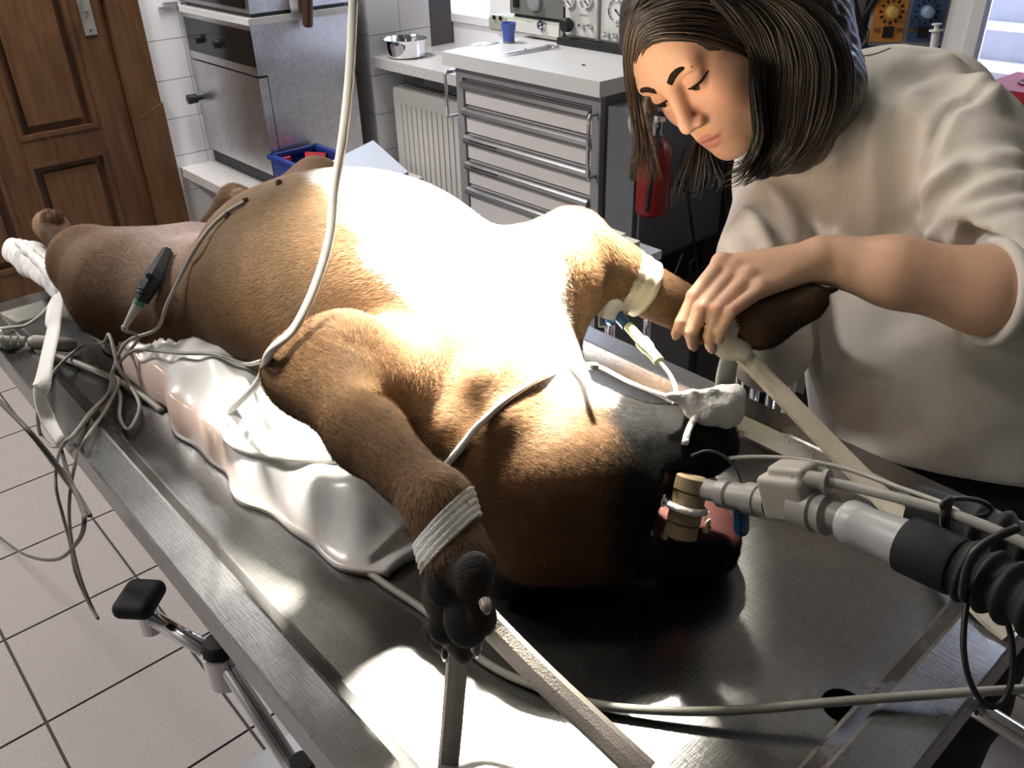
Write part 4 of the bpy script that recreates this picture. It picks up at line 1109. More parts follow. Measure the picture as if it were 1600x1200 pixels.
# black mask, lips, ears
mk_ = sstep(0.022, 0.052, hfc+0.010*n1+0.006*n2-0.10*np.clip(0.02-huc, 0, 0.05)+0.004*n3)*(V[:, 1] < 0.50)*(np.abs(hsc) < 0.12)
C = mixc(C, black, mk_)
def segd(p0, p1):
    ab = p1-p0; t = np.clip((V-p0)@ab/(ab@ab), 0, 1); return np.linalg.norm(V-(p0+t[:, None]*ab), axis=1)
ear_ = sstep(0.036, 0.028, np.minimum(segd(ear_n[1], ear_n[2]), segd(ear_n[2], ear_n[3]))-0.003*n1)*(hfc < 0.02)*sstep(0.99, 0.972, V[:, 2])
C = mixc(C, black, ear_)
mouth_ = (np.abs(hsc) < 0.0365)*sstep(0.03, 0.055, hfc)*sstep(-0.032, -0.024, huc)*sstep(0.036, 0.030, huc)
C = mixc(C, pink*0.16, mouth_)  # mouth lining darkened in the colour to look unlit inside
# dark toes
def near(P, r0, r1): return sstep(r1, r0, np.linalg.norm(V-P, axis=1))
dt = np.maximum(near(AX(718, 955, 0.246), 0.040, 0.056)*(V[:, 2] < 1.08), near(AX(1262, 478, 0.81), 0.05, 0.12)*0.75)
dt = np.maximum(dt, near(AX(735, 898, 0.243), 0.017, 0.028)*0.95)
C = mixc(C, A([0.032, 0.024, 0.018]), np.clip(dt+0.12*n1*dt, 0, 0.97))
C = mixc(C, A([0.03, 0.025, 0.02]), near(AX(652, 822, 0.262), 0.008, 0.016)*0.9)
ht = np.maximum(near(AX(78, 352, 0.315), 0.02, 0.05), near(AX(366, 306, 0.5), 0.02, 0.05))
C = mixc(C, A([0.45, 0.30, 0.17]), ht*0.7)
C *= (1+0.08*n2+0.06*n1)[:, None]
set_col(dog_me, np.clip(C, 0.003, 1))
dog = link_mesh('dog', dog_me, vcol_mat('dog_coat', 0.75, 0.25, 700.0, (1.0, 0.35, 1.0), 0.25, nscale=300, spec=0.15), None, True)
tag(dog, 'fawn boxer dog with black mask lying anaesthetised on its back', 'dog')
DB = bvh_of(dog)
# --- short coat: single blades of hair lying along the body
def fur(n_target):
    tri = []
    P4 = np.array([p.vertices[:] for p in dog_me.polygons])
    a, b, c, d = V[P4[:, 0]], V[P4[:, 1]], V[P4[:, 2]], V[P4[:, 3]]
    area = np.linalg.norm(np.cross(c-a, d-b), axis=1)/2
    mid = (a+b+c+d)/4; nr = np.cross(c-a, d-b); nr /= np.linalg.norm(nr, axis=1)[:, None]+1e-12
    vis = ((CAM+[0.0, 0, 0.25]-mid)*nr).sum(1) > -0.25*np.linalg.norm(CAM-mid, axis=1)
    colr = C[P4].mean(1)
    fl2 = (mid-HC)
    mou = (np.abs(fl2@hs) < 0.037)*((fl2@hf) > 0.035)*((fl2@hu) > -0.030)*((fl2@hu) < 0.036)
    paw = (np.linalg.norm(mid-AX(716, 950, 0.243), axis=1) < 0.036) | (np.linalg.norm(mid-AX(735, 900, 0.240), axis=1) < 0.018)
    w = area*vis*(~mou.astype(bool))*(~paw)
    r = np.random.default_rng(5)
    idx = r.choice(len(w), n_target, p=w/w.sum())
    s_, t_ = r.random(n_target)[:, None], r.random(n_target)[:, None]
    pos = (a[idx]*(1-s_)+b[idx]*s_)*(1-t_)+(d[idx]*(1-s_)+c[idx]*s_)*t_
    nn = nr[idx]
    # direction of the coat: towards the tail and the back; down the limbs; away from the nose on the head
    dr_ = np.tile([0.0, 1.0, -0.55], (n_target, 1)); dr_[:, 0] = np.sign(pos[:, 0]-0.455)*0.5*np.abs(nn[:, 0])
    def limb(p0, p1, rad):
        p0, p1 = np.asarray(p0), np.asarray(p1); ab = p1-p0
        t = np.clip((pos-p0)@ab/(ab@ab), 0, 1); dd = np.linalg.norm(pos-(p0+t[:, None]*ab), axis=1)
        m_ = dd < rad; dr_[m_] = ab/np.linalg.norm(ab)
    limb(el_n, wr_n, 0.046); limb(wr_n, AX(716, 1000, 0.244), 0.036); limb(el_f, wr_f, 0.045); limb(wr_f, AX(1275, 468, 0.815), 0.036)
    hm2 = ((pos-HC)@hf > -0.05) & (pos[:, 1] < 0.52)
    dr_[hm2] = -hf+0.25*hu
    dr_ += r.normal(size=(n_target, 3))*0.22
    n3_ = pnoise(pos, 25, 44)
    side = np.cross(nn, dr_); side /= np.linalg.norm(side, axis=1)[:, None]+1e-9
    dr_ += side*(0.35*n3_)[:, None]
    dr_ -= nn*(dr_*nn).sum(1)[:, None]; dr_ /= np.linalg.norm(dr_, axis=1)[:, None]+1e-9
    side = np.cross(nn, dr_)
    ln = (0.0060+0.0035*r.random(n_target))[:, None]; wd_ = 0.00030
    lift = 0.0008+0.0012*r.random(n_target)[:, None]
    base = pos-nn*0.0006
    tip = base+dr_*ln+nn*(lift+0.0006)
    VV = np.stack([base-side*wd_, base+side*wd_, tip], 1).reshape(-1, 3)
    cc = colr[idx]*(0.70+0.62*r.random(n_target))[:, None]
    CC = np.repeat(np.clip(cc, 0.002, 1), 3, 0); CC[2::3] *= 1.12
    me = bpy.data.meshes.new('fur')
    me.vertices.add(len(VV)); me.vertices.foreach_set('co', VV.astype(np.float32).ravel())
    me.loops.add(len(VV)); me.loops.foreach_set('vertex_index', np.arange(len(VV), dtype=np.int32))
    me.polygons.add(n_target); me.polygons.foreach_set('loop_start', (3*np.arange(n_target)).astype(np.int32)); me.polygons.foreach_set('loop_total', np.full(n_target, 3, np.int32))
    me.update(calc_edges=True)
    set_col(me, np.clip(CC, 0, 1))
    o = link_mesh('fur', me, vcol_mat('fur_blades', 0.6, 0.0, var=0.05, spec=0.2), dog)
    o['kind'] = 'stuff'
fur(330000)
# paw pads and claws of the near fore paw
M_padd = mat('paw_pad_leather', (0.022, 0.019, 0.018), 0.6, bump=0.5, bscale=700)
M_claw = mat('claw_horn', (0.02, 0.018, 0.016), 0.3); M_clawl = mat('claw_pale', (0.30, 0.26, 0.22), 0.3)
for (px, py, rx, ry, off) in ((688, 918, 0.0125, 0.016, 0.0), (739, 900, 0.0120, 0.0135, -0.002), (722, 966, 0.0150, 0.020, 0.001), (683, 982, 0.011, 0.014, -0.001), (757, 955, 0.006, 0.012, 0.0)):
    p = onto(DB, px, py, -0.0055+off, AX(px, py, 0.235))
    Fp = Field(p-0.035, p+0.035, 0.0016)
    Fp.ell(p, (rx*1.05, ry*1.05, 0.0062), np.stack([_rt, _up, -_fw]), k=0)
    link_mesh('paw_pad', Fp.mesh('paw_pad'), M_padd, dog, True)
for (px, py, dx, dy, m_, xx) in ((700, 1008, -6, 24, M_claw, 0.240), (743, 1000, 2, 26, M_clawl, 0.240), (758, 940, 3, 18, M_clawl, 0.236), (720, 1020, -2, 12, M_claw, 0.246)):
    tube('claw', [AX(px, py, xx), AX(px+dx*0.6, py+dy*0.6, xx-0.003), AX(px+dx, py+dy, xx-0.002)], [0.0042, 0.0036, 0.0012], m_, dog, 8, 5)
for (px, py, dx, dy, xx) in ((1277, 466, 20, -8, 0.815), (1285, 456, 24, -4, 0.83), (1262, 490, 16, -6, 0.80)):
    tube('claw', [AX(px, py, xx), AX(px+dx*0.6, py+dy*0.6, xx+0.004), AX(px+dx, py+dy*0.9, xx+0.006)], [0.005, 0.004, 0.0014], M_claw, dog, 8, 5)
# mouth: tongue, teeth, nose, eye
M_tong = mat('tongue_flesh', (0.17, 0.045, 0.042), 0.35, noise=0.15, nscale=60, sss=0.2)
M_tooth = mat('tooth_ivory', (0.72, 0.64, 0.50), 0.3)
tube('tongue', [H(0.03, 0, 0.010), H(0.07, 0.004, 0.020), H(0.10, 0.006, 0.024), H(0.125, 0.008, 0.022), H(0.140, 0.010, 0.012)], [0.012, 0.018, 0.018, 0.014, 0.006], M_tong, dog, 14, 6, 0.35, hu)
for (f_, s_, l_, r_) in ((0.060, 0.033, 0.010, 0.0050), (0.074, 0.033, 0.011, 0.0048), (0.087, 0.033, 0.010, 0.0042), (0.099, 0.033, 0.010, 0.0038), (0.112, 0.032, 0.019, 0.0048), (0.126, 0.025, 0.009, 0.0030), (0.131, 0.014, 0.008, 0.0028), (0.132, 0.004, 0.008, 0.0028)):
    a_ = H(f_, s_, -0.024)
    tube('tooth', [a_, a_+hu*l_*0.6, a_+hu*l_+hf*0.001], [r_, r_*0.8, r_*0.25], M_tooth, dog, 7, 3)
for (t_, s_, l_, r_) in ((0.062, 0.028, 0.010, 0.0045), (0.076, 0.028, 0.010, 0.0042), (0.090, 0.026, 0.010, 0.004), (0.108, 0.022, 0.017, 0.0048), (0.122, 0.012, 0.008, 0.0028), (0.125, 0.002, 0.008, 0.0028)):
    a_ = H(t_, s_, 0.031)
    tube('tooth', [a_, a_-hu*l_*0.6, a_-hu*l_], [r_, r_*0.8, r_*0.25], M_tooth, dog, 7, 3)
for (f_, s_, u_, rr_) in ((0.078, 0.038, 0.044, (0.010, 0.006, 0.014)), (0.104, 0.024, 0.030, (0.014, 0.008, 0.006))):
    Fp = Field(H(f_, s_, u_)-0.03, H(f_, s_, u_)+0.03, 0.002); Fp.ell(H(f_, s_, u_), rr_, RH, k=0)
    link_mesh('lip_flesh', Fp.mesh('lip_flesh'), mat('lip_flesh_wet', (0.13, 0.04, 0.042), 0.25), dog, True)
Fp = Field(H(0.160, 0, -0.04)-0.04, H(0.160, 0, -0.04)+0.04, 0.002)
Fp.rbox(H(0.156, 0, -0.040), (0.010, 0.019, 0.014), 0.009, RH, 0.0)
for s_ in (1, -1): Fp.ell(H(0.167, 0.009*s_, -0.036), (0.005, 0.005, 0.004), RH, k=0.003, op='sub')
link_mesh('nose', Fp.mesh('nose'), mat('wet_nose', (0.010, 0.009, 0.009), 0.3, bump=0.4, bscale=500), dog, True)
# inner ear
p_ = (ear_n[1]+ear_n[2])/2+V3(-0.006, -0.010, 0.010)
Fp = Field(p_-0.05, p_+0.05, 0.003)
Fp.ell(p_, (0.013, 0.016, 0.008), k=0)
link_mesh('inner_ear', Fp.mesh('inner_ear'), mat('inner_ear_skin', (0.17, 0.075, 0.075), 0.5), dog, True)
# nipples
for (px, py) in ((323, 331), (357, 338), (385, 316), (437, 288)):
    p = onto(DB, px, py, 0.001)
    if p is not None:
        lathe('nipple', [(-0.004, 0.0045), (0.002, 0.004), (0.005, 0.002)], p, (0, 0, 1), mat('nipple_skin', (0.12, 0.06, 0.05), 0.6), dog, 8, True)

# ================================================================== CUSHION under the dog
NU, NV = 64, 120
def cushion():
    top = np.zeros((NV, NU, 3)); col = np.zeros((NV, NU, 3))
    for j in range(NV):
        v = j/(NV-1); y = 1.285-v*(1.285-0.515)
        xn = np.interp(v, [0, 0.1, 0.3, 0.6, 0.75, 0.9, 1.0], [0.275, 0.268, 0.262, 0.254, 0.252, 0.266, 0.290])
        xn += 0.004*math.sin(v*31)+0.003*math.sin(v*57+1)
        xf = np.interp(v, [0, 0.2, 0.8, 1], [0.60, 0.66, 0.66, 0.60])
        for i in range(NU):
            u = (i/(NU-1)); u = u*u*(3-2*u)*0.5+u*0.5
            x = xn+(xf-xn)*u
            e = min((x-xn), (xf-x))                         # distance from the long edge
            ee = min(y-0.515, 1.285-y)                      # distance from an end
            Rr = np.interp(v, [0, 0.15, 0.5, 0.7, 0.88, 1.0], [0.066, 0.076, 0.080, 0.072, 0.056, 0.03])
            steep = np.interp(v, [0, 0.62, 0.74, 1.0], [0.003, 0.003, 0.030, 0.045])
            s_ = sstep(0.0, 1.0, e/steep)*0.58+0.42*sstep(0.0, 1, e/(steep+0.05))
            s_ *= 0.15+0.85*sstep(0, 1, ee/0.06)
            hollow = 1-0.55*sstep(0.07, 0.16, e)
            h = 0.006+Rr*s_*hollow
            w = 0.0035*math.sin(60*x+25*y+2*math.sin(20*y))+0.003*math.sin(90*y-40*x+1.5*math.sin(33*x))
            w += (0.006*math.sin(70*y+30*x) if v > 0.7 else 0.0)*max(0, 1-e/0.06)
            z = TFZ+0.002+max(0.004, h+w*min(1, h/0.03))
            hit = DB.ray_cast(Vector((x, y, 0.90)), Vector((0, 0, 1)))
            if hit[0] is not None: z = min(z, hit[0].z+0.012)
            top[j, i] = (x+0.004*math.sin(40*y)*(1-min(1, e/0.05)), y+(0.010*math.sin(45*x) if v > 0.97 else 0), max(z, TFZ+0.004))
    return top
ctop = cushion()
cb = ctop.copy(); cb[:, :, 2] = TFZ+0.001
Vv = np.concatenate([ctop.reshape(-1, 3), cb.reshape(-1, 3)])
faces = []; n_ = NU*NV
for j in range(NV-1):
    for i in range(NU-1):
        a = j*NU+i
        faces.append((a, a+NU, a+NU+1, a+1)); faces.append((a+n_, a+1+n_, a+NU+1+n_, a+NU+n_))
for j in range(NV-1):
    for i in (0, NU-1):
        a = j*NU+i; b = a+NU
        faces.append((a, a+n_, b+n_, b) if i == 0 else (a, b, b+n_, a+n_))
for i in range(NU-1):
    for j in (0, NV-1):
        a = j*NU+i; b = a+1
        faces.append((a, b, b+n_, a+n_) if j == 0 else (a, a+n_, b+n_, b))
me = bpy.data.meshes.new('cushion'); me.from_pydata(Vv.tolist(), [], faces); me.update()
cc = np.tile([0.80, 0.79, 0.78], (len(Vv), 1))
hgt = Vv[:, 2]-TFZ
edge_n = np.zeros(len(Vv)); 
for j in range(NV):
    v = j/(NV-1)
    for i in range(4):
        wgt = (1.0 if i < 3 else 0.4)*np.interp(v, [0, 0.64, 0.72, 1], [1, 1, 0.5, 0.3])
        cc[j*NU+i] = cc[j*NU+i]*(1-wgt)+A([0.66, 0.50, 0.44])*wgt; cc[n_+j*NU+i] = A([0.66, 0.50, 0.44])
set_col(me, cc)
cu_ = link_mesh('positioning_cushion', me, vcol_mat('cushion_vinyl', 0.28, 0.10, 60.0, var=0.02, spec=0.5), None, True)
tag(cu_, 'white vinyl positioning cushion under the dog with pinkish edge', 'cushion')
CB = bvh_of(cu_)
# ================================================================== ACCESSORIES ON AND AROUND THE DOG
M_cot = mat('cotton_bandage', (0.86, 0.84, 0.83), 0.85, bump=0.35, bscale=500)
M_gauze = mat('gauze_fluff', (0.82, 0.81, 0.79), 0.9, bump=0.6, bscale=260)
M_strap = mat('webbing_strap', (0.82, 0.73, 0.67), 0.75, bump=0.3, bscale=600)
M_strap2 = mat('webbing_strap_pale', (0.74, 0.69, 0.58), 0.75, bump=0.3, bscale=600)
M_tubec = mat('infusion_tube_clear', (0.86, 0.84, 0.79), 0.22, trans=0.15, ior=1.35)
M_cabg = mat('cable_grey', (0.36, 0.345, 0.31), 0.45)
M_cabl = mat('cable_light_grey', (0.44, 0.42, 0.40), 0.45)
M_cabd = mat('cable_dark', (0.085, 0.08, 0.08), 0.5)

def band(name, axis_a, axis_b, r, t0, t1, m, parent=None, ridge=0.0012, tilt=None, seg=40, n=14, squash=None, thick=0.003):
    """bandage / tape sleeve wound around a limb"""
    a = np.asarray(axis_a, float); b = np.asarray(axis_b, float); ax = (b-a); L_ = np.linalg.norm(ax); ax /= L_
    u = np.cross(ax, [0, 0, 1.0]); u /= np.linalg.norm(u); v = np.cross(ax, u)
    bm = bmesh.new(); rings = []
    prof = [(t0+(t1-t0)*k/n, (r if np.isscalar(r) else r[0]+(r[1]-r[0])*k/n)+ridge*math.sin(k*2.1)+(-thick if k in (0, n) else 0)) for k in range(n+1)]
    for t, rr in prof:
        R_ = []
        for q in np.linspace(0, 2*math.pi, seg, endpoint=False):
            d = math.cos(q)*u+math.sin(q)*v
            off = 0.0 if tilt is None else float(d@np.asarray(tilt, float))*(r if np.isscalar(r) else r[0])
            R_.append(bm.verts.new(a+ax*(t*L_+off)+d*rr))
        rings.append(R_)
    for A_, B_ in zip(rings, rings[1:]):
        for k in range(seg): bm.faces.new((A_[k], A_[(k+1) % seg], B_[(k+1) % seg], B_[k]))
    return bmobj(name, bm, m, parent, True)
# wrist bandage on the near paw
wb_ = band('wrist_bandage', wr_n, pm_n, 0.0255, 0.16, 0.72, M_cot, None, 0.0005, tilt=(-_rt*0.55+np.array([0, 0, 0.0])))
tag(wb_, 'white cotton bandage wrapped around the near front paw', 'bandage')
# tape on the far fore leg
tp_ = band('medical_tape', AX(955, 425, 0.655), wr_f, (0.0385, 0.0325), -0.06, 0.40, mat('medical_tape_film', (0.74, 0.66, 0.52), 0.35, noise=0.05, nscale=30), None, 0.0007)
tag(tp_, 'wide pale medical tape around the raised front leg', 'tape')
tf = tag(box('cotton_wad', (-0.02, -0.016, -0.012), (0.02, 0.016, 0.012), M_cot, None, 0.007, Matrix.Translation(AX(948, 478, 0.632)) @ Matrix.Rotation(0.5, 4, 'Y')), 'small cotton wad under the tape beside the blue cannula', 'cotton wad')
# cannula, injection port and line
cn = thing('iv_cannula', 'blue and yellow-green infusion cannula hanging from the raised leg', 'cannula', tuple(AX(970, 500, 0.64)))
M_cb = mat('cannula_blue', (0.02, 0.10, 0.22), 0.3); M_cy = mat('cannula_yellow', (0.62, 0.64, 0.38), 0.35)
a_, b_ = AX(956, 484, 0.638), AX(978, 508, 0.632)
lathe('hub', [(0, 0.0075), (0.012, 0.0075), (0.014, 0.006), (0.030, 0.006)], a_, b_-a_, M_cb, cn, 14, True)
tube('wing', [AX(962, 500, 0.634), AX(948, 503, 0.634)], [0.006, 0.005], M_cb, cn, 8, 2)
lathe('cap', [(0, 0.006), (0.008, 0.006)], AX(947, 503, 0.634), -_rt, M_black, cn, 12)
a_, b_ = AX(982, 510, 0.632), AX(1030, 565, 0.612)
L_ = np.linalg.norm(b_-a_)
lathe('connector', [(0, 0.0055), (L_*0.42, 0.0055), (L_*0.45, 0.0078), (L_*0.62, 0.0078), (L_*0.72, 0.0060), (L_, 0.0058)], a_, b_-a_, M_cy, cn, 16, True)
cable('infusion_line', 'thin clear line from the cannula down behind the gauze', [AX(1030, 565, 0.612), AX(1046, 585, 0.608), AX(1055, 605, 0.60), AX(1056, 622, 0.595), AX(1050, 640, 0.59)], 0.0024, M_tubec, 'tube')
# gauze on the chin
gz_c = H(0.112, 0.004, 0.090)
dg = float((gz_c-CAM)@_fw)
Fg = Field(gz_c-0.09, gz_c+0.09, 0.002)
for (px, py, rx, ry, rd, dz) in ((1112, 634, 0.022, 0.013, 0.018, 0.0), (1136, 630, 0.015, 0.016, 0.016, 0.004), (1094, 637, 0.014, 0.011, 0.013, 0.0), (1132, 650, 0.013, 0.008, 0.011, 0.006)):
    Fg.ell(AD(px, py, dg+dz), (rx, ry, rd), np.stack([_rt, _up, _fw]), k=0.010)
Fg.cone(AD(1100, 632, dg-0.004), AD(1044, 617, dg-0.010), 0.013, 0.004, k=0.008, flat=(-_fw, 0.7))
Fg.cone(AD(1125, 630, dg), AD(1156, 612, dg), 0.012, 0.006, k=0.008)
for t_ in np.linspace(0, 1, 6):
    Fg.cone(AD(1085+60*t_, 612+3*math.sin(9*t_), dg-0.012), AD(1098+48*t_, 655, dg-0.008), 0.0028, 0.002, k=0.004)
mg = Fg.mesh('gauze_wad'); vg = verts_of(mg); ng = normals_of(mg)
set_verts(mg, vg+ng*(0.0008*pnoise(vg, 300, 5)+0.0012*pnoise(vg, 120, 6))[:, None])
gz = link_mesh('gauze_wad', mg, M_gauze, None, True); tag(gz, 'crumpled white gauze wad on top of the dog\'s chin', 'gauze')
GB = bvh_of(gz)
def dp(px, py, off=0.003, fb=0.70):
    return onto(DB, px, py, off, AD(px, py, fb))
tube('gauze_strip', [AD(1090, 650, dg-0.012), dp(1082, 665, 0.004), dp(1074, 680, 0.004), dp(1069, 696, 0.003)], 0.0056, M_gauze, gz, 8, 6, 0.5)
# bite block: stack of tan rings tied with gauze
bb = thing('bite_block', 'stack of four tan rings wedging the dog\'s jaws open', 'bite block', tuple(AD(1070, 790, 0.70)))
M_tan = mat('tan_rubber', (0.34, 0.255, 0.15), 0.6, noise=0.1, nscale=60)
dB_ = 0.690
for k, (px, py) in enumerate(((1080, 757), (1075, 781), (1070, 806), (1064, 829))):
    p = AD(px, py, dB_+0.002*k); nx = AD(px-5.3, py+24, dB_+0.004) if k == 0 else None
    ax_ = AD(1064, 829, dB_+0.004)-AD(1080, 757, dB_)
    lathe('ring', [(-0.0072, 0.0105), (-0.006, 0.0132), (0.0045, 0.0136), (0.0062, 0.0105)], p, ax_, M_tan, bb, 28, True)
p = AD(1073, 793, dB_+0.001)
ring_u = np.cross(ax_/np.linalg.norm(ax_), _fw); ring_u /= np.linalg.norm(ring_u); ring_v = np.cross(ax_/np.linalg.norm(ax_), ring_u)
gt = tube('gauze_tie', [p+0.0145*(ring_u*math.cos(q)+ring_v*math.sin(q)) for q in np.linspace(0, 2*math.pi, 25)], 0.003, M_gauze, None, 8, 1)
tag(gt, 'white gauze tie around the tan rings', 'gauze tie')
tube('loose_thread', [AD(1056, 792, dB_), AD(1044, 785, dB_), AD(1036, 778, dB_), AD(1034, 790, dB_), AD(1042, 788, dB_)], 0.0009, M_gauze, gt, 5)
# breathing circuit
def dax(p1, p2): return np.asarray(p2)-np.asarray(p1)
et = thing('endotracheal_tube', 'clear endotracheal tube connector leaving the dog\'s mouth', 'tube', tuple(AD(1120, 768, 0.69)))
M_clr = mat('clear_plastic', (0.72, 0.70, 0.68), 0.18, trans=0.55, ior=1.4)
a_, b_ = AD(1085, 762, 0.694), AD(1152, 775, 0.655)
tube('tube_body', [AD(1030, 775, 0.75), AD(1060, 765, 0.715), a_, b_], 0.0085, M_clr, et, 16, 5)
lathe('collar', [(0, 0.0115), (0.010, 0.0120), (0.012, 0.010)], AD(1128, 770, 0.668), dax(a_, b_), M_clr, et, 20, True)
cs = thing('gas_sensor', 'beige gas sensor block between grey tube connectors', 'sensor', tuple(AD(1243, 785, 0.61)))
M_cg = mat('connector_grey', (0.30, 0.29, 0.27), 0.4); M_sb = mat('sensor_beige', (0.36, 0.34, 0.30), 0.45)
q0, q1, q2, q3, q4 = AD(1146, 774, 0.657), AD(1205, 786, 0.628), AD(1265, 795, 0.600), AD(1318, 810, 0.578), AD(1330, 814, 0.572)
d01 = dax(q0, q1); L_ = np.linalg.norm(d01)
lathe('inlet_connector', [(0, 0.0105), (L_*0.35, 0.0105), (L_*0.4, 0.0125), (L_*0.72, 0.0125), (L_*0.75, 0.0112), (L_, 0.0112)], q0, d01, M_cg, cs, 24, True)
d23 = dax(q2, q3); L_ = np.linalg.norm(d23)
lathe('outlet_connector', [(-0.01, 0.0155), (L_*0.25, 0.0155), (L_*0.3, 0.0135), (L_*0.6, 0.0150), (L_*0.68, 0.0105), (L_*1.15, 0.0095)], q2, d23, M_cg, cs, 24, True)
bx = dax(q1, q2); bx = bx/np.linalg.norm(bx); bu = np.array([0, 0, 1.0]); bu = bu-bx*(bu@bx); bu /= np.linalg.norm(bu); bs = np.cross(bx, bu)
RB = np.stack([bx, bs, bu])
cS = AD(1240, 772, 0.612)
Fg = Field(cS-0.06, cS+0.06, 0.0016)
Fg.rbox(cS, (0.0200, 0.015, 0.0175), 0.005, RB, k=0)
Fg.rbox(cS+bu*0.014+bx*0.004, (0.016, 0.010, 0.010), 0.004, RB, k=0.003)
Fg.rbox(cS-bu*0.014, (0.022, 0.011, 0.004), 0.002, RB, k=0.002)
link_mesh('sensor_body', Fg.mesh('sensor_body'), M_sb, cs, True)
box('clip_slot', (-0.002, -0.0005, -0.006), (0.002, 0.0005, 0.006), M_cabd, cs, 0, Matrix(((bx[0], bs[0], bu[0], 0), (bx[1], bs[1], bu[1], 0), (bx[2], bs[2], bu[2], 0), (0, 0, 0, 1))).copy() if False else Matrix.Translation(AD(1250, 800, 0.594)))
lathe('cable_nozzle', [(0, 0.0062), (0.020, 0.0058), (0.021, 0.0085), (0.024, 0.0085)], AD(1242, 745, 0.598), dax(AD(1242, 745, 0.598), AD(1275, 750, 0.588)), M_sb, cs, 18, True)
cable('sensor_cable', 'thick grey cable from the beige gas sensor to the black hoses', [AD(1270, 748, 0.588), AD(1330, 760, 0.572), AD(1400, 777, 0.55), AD(1470, 797, 0.53), AD(1540, 822, 0.51), AD(1620, 858, 0.49)], 0.0036, M_cabg)
cable('probe_cable', 'thin grey cable from the dog\'s chin to the black tie', [AD(1140, 716, 0.70), AD(1180, 714, 0.68), AD(1240, 717, 0.66), AD(1320, 732, 0.635), AD(1400, 760, 0.60), AD(1470, 785, 0.57), AD(1500, 800, 0.55)], 0.0018, M_cabg)
ad = thing('hose_adapter', 'frosted clear plastic adapter pushed into the black hose', 'adapter', tuple(AD(1375, 830, 0.55)))
M_fro = mat('frosted_plastic', (0.66, 0.66, 0.68), 0.35, trans=0.35)
h0, h1 = AD(1322, 812, 0.574), AD(1440, 862, 0.528)
dh = dax(h0, h1); L_ = np.linalg.norm(dh)
lathe('adapter_body', [(0, 0.0135), (0.003, 0.0150), (L_*0.22, 0.0150), (L_*0.26, 0.0142), (L_*0.95, 0.0165), (L_, 0.0165)], h0, dh, M_fro, ad, 28, True)
def hose(name, label, pts, r, pitch, amp, cuff):
    th = thing(name, label, 'hose', tuple(pts[0]))
    path = smooth_path(pts, 60)
    seglen = np.concatenate([[0], np.cumsum([np.linalg.norm(path[i+1]-path[i]) for i in range(len(path)-1)])])
    rr = []
    for s_ in seglen:
        if s_ < cuff: rr.append(r*0.97)
        else: rr.append(r+amp*math.sin(2*math.pi*(s_-cuff)/pitch))
    bm = bmesh.new(); tube_into(bm, path, rr, 28)
    bmobj('corrugated_tube', bm, M_blackm, th, True)
    lathe('cuff', [(-0.001, r*0.9), (-0.001, r*1.03), (cuff*0.9, r*1.03), (cuff*0.95, r*0.98)], pts[0], pts[1]-pts[0], M_blackm, th, 28, True)
    return th
hp = [AD(1420, 852, 0.535), AD(1465, 872, 0.52), AD(1540, 905, 0.50), AD(1620, 945, 0.475), AD(1760, 1010, 0.44)]
hose('breathing_hose', 'black corrugated breathing hose fitted on the frosted adapter', hp, 0.0178, 0.0135, 0.0022, 0.034)
hp2 = [AD(1430, 795, 0.60), AD(1480, 812, 0.585), AD(1560, 838, 0.56), AD(1640, 870, 0.54), AD(1780, 925, 0.50)]
hose('breathing_hose', 'black corrugated breathing hose behind, partly hidden beneath the grey cable', hp2, 0.0165, 0.0135, 0.0022, 0.040)
zt_ = AD(1483, 793, 0.545)
cz = [AD(1483+0, 793, 0.54)]
cable('cable_tie', 'black cable tie loop around the grey cables above the hose', [AD(1510+38*math.cos(q), 793+14*math.sin(q)+3*math.cos(q), 0.535+0.012*math.cos(q)) for q in np.linspace(0, 2*math.pi, 25)], 0.0017, M_black, 'cable tie', 6, 2)
cable('cable_tie', 'black tie strap holding grey cable to the rear hose', [AD(1484, 778, 0.528), AD(1478, 795, 0.524), AD(1476, 815, 0.527), AD(1480, 835, 0.545)], 0.003, M_black, 'cable tie', 6, 4)
cable('cable_tie', 'black tie strap wound diagonally over the front hose', [AD(1590, 825, 0.478), AD(1555, 840, 0.478), AD(1528, 858, 0.478), AD(1512, 885, 0.484), AD(1505, 920, 0.49), AD(1506, 935, 0.50)], 0.0028, M_black, 'cable tie', 6, 6)
cable('wire_loop', 'long thin black wire loop hanging below the front hose', [AD(1514, 925, 0.50), AD(1507, 970, 0.495), AD(1506, 1020, 0.49), AD(1516, 1065, 0.487), AD(1540, 1102, 0.485), AD(1565, 1098, 0.485), AD(1580, 1065, 0.485), AD(1582, 1010, 0.487), AD(1572, 965, 0.49), AD(1560, 935, 0.495)], 0.0018, M_black, 'wire')
# temperature / oxygen clip
bl_c = thing('blue_probe', 'small blue cylinder probe at the dog\'s nose with a dark wire', 'probe', tuple(AD(1158, 812, 0.66)))
lathe('probe_body', [(0, 0.0045), (0.002, 0.0060), (0.020, 0.0060), (0.024, 0.0045)], AD(1158, 792, 0.662), dax(AD(1158, 792, 0.662), AD(1159, 836, 0.672)), mat('probe_blue', (0.008, 0.075, 0.19), 0.25), bl_c, 16, True)
tube('probe_wire', [AD(1080, 712, 0.665), AD(1105, 704, 0.655), AD(1130, 712, 0.65), AD(1148, 730, 0.65), AD(1158, 755, 0.655), AD(1159, 790, 0.662)], 0.0010, mat('wire_dark_blue', (0.02, 0.03, 0.05), 0.3), bl_c, 6)

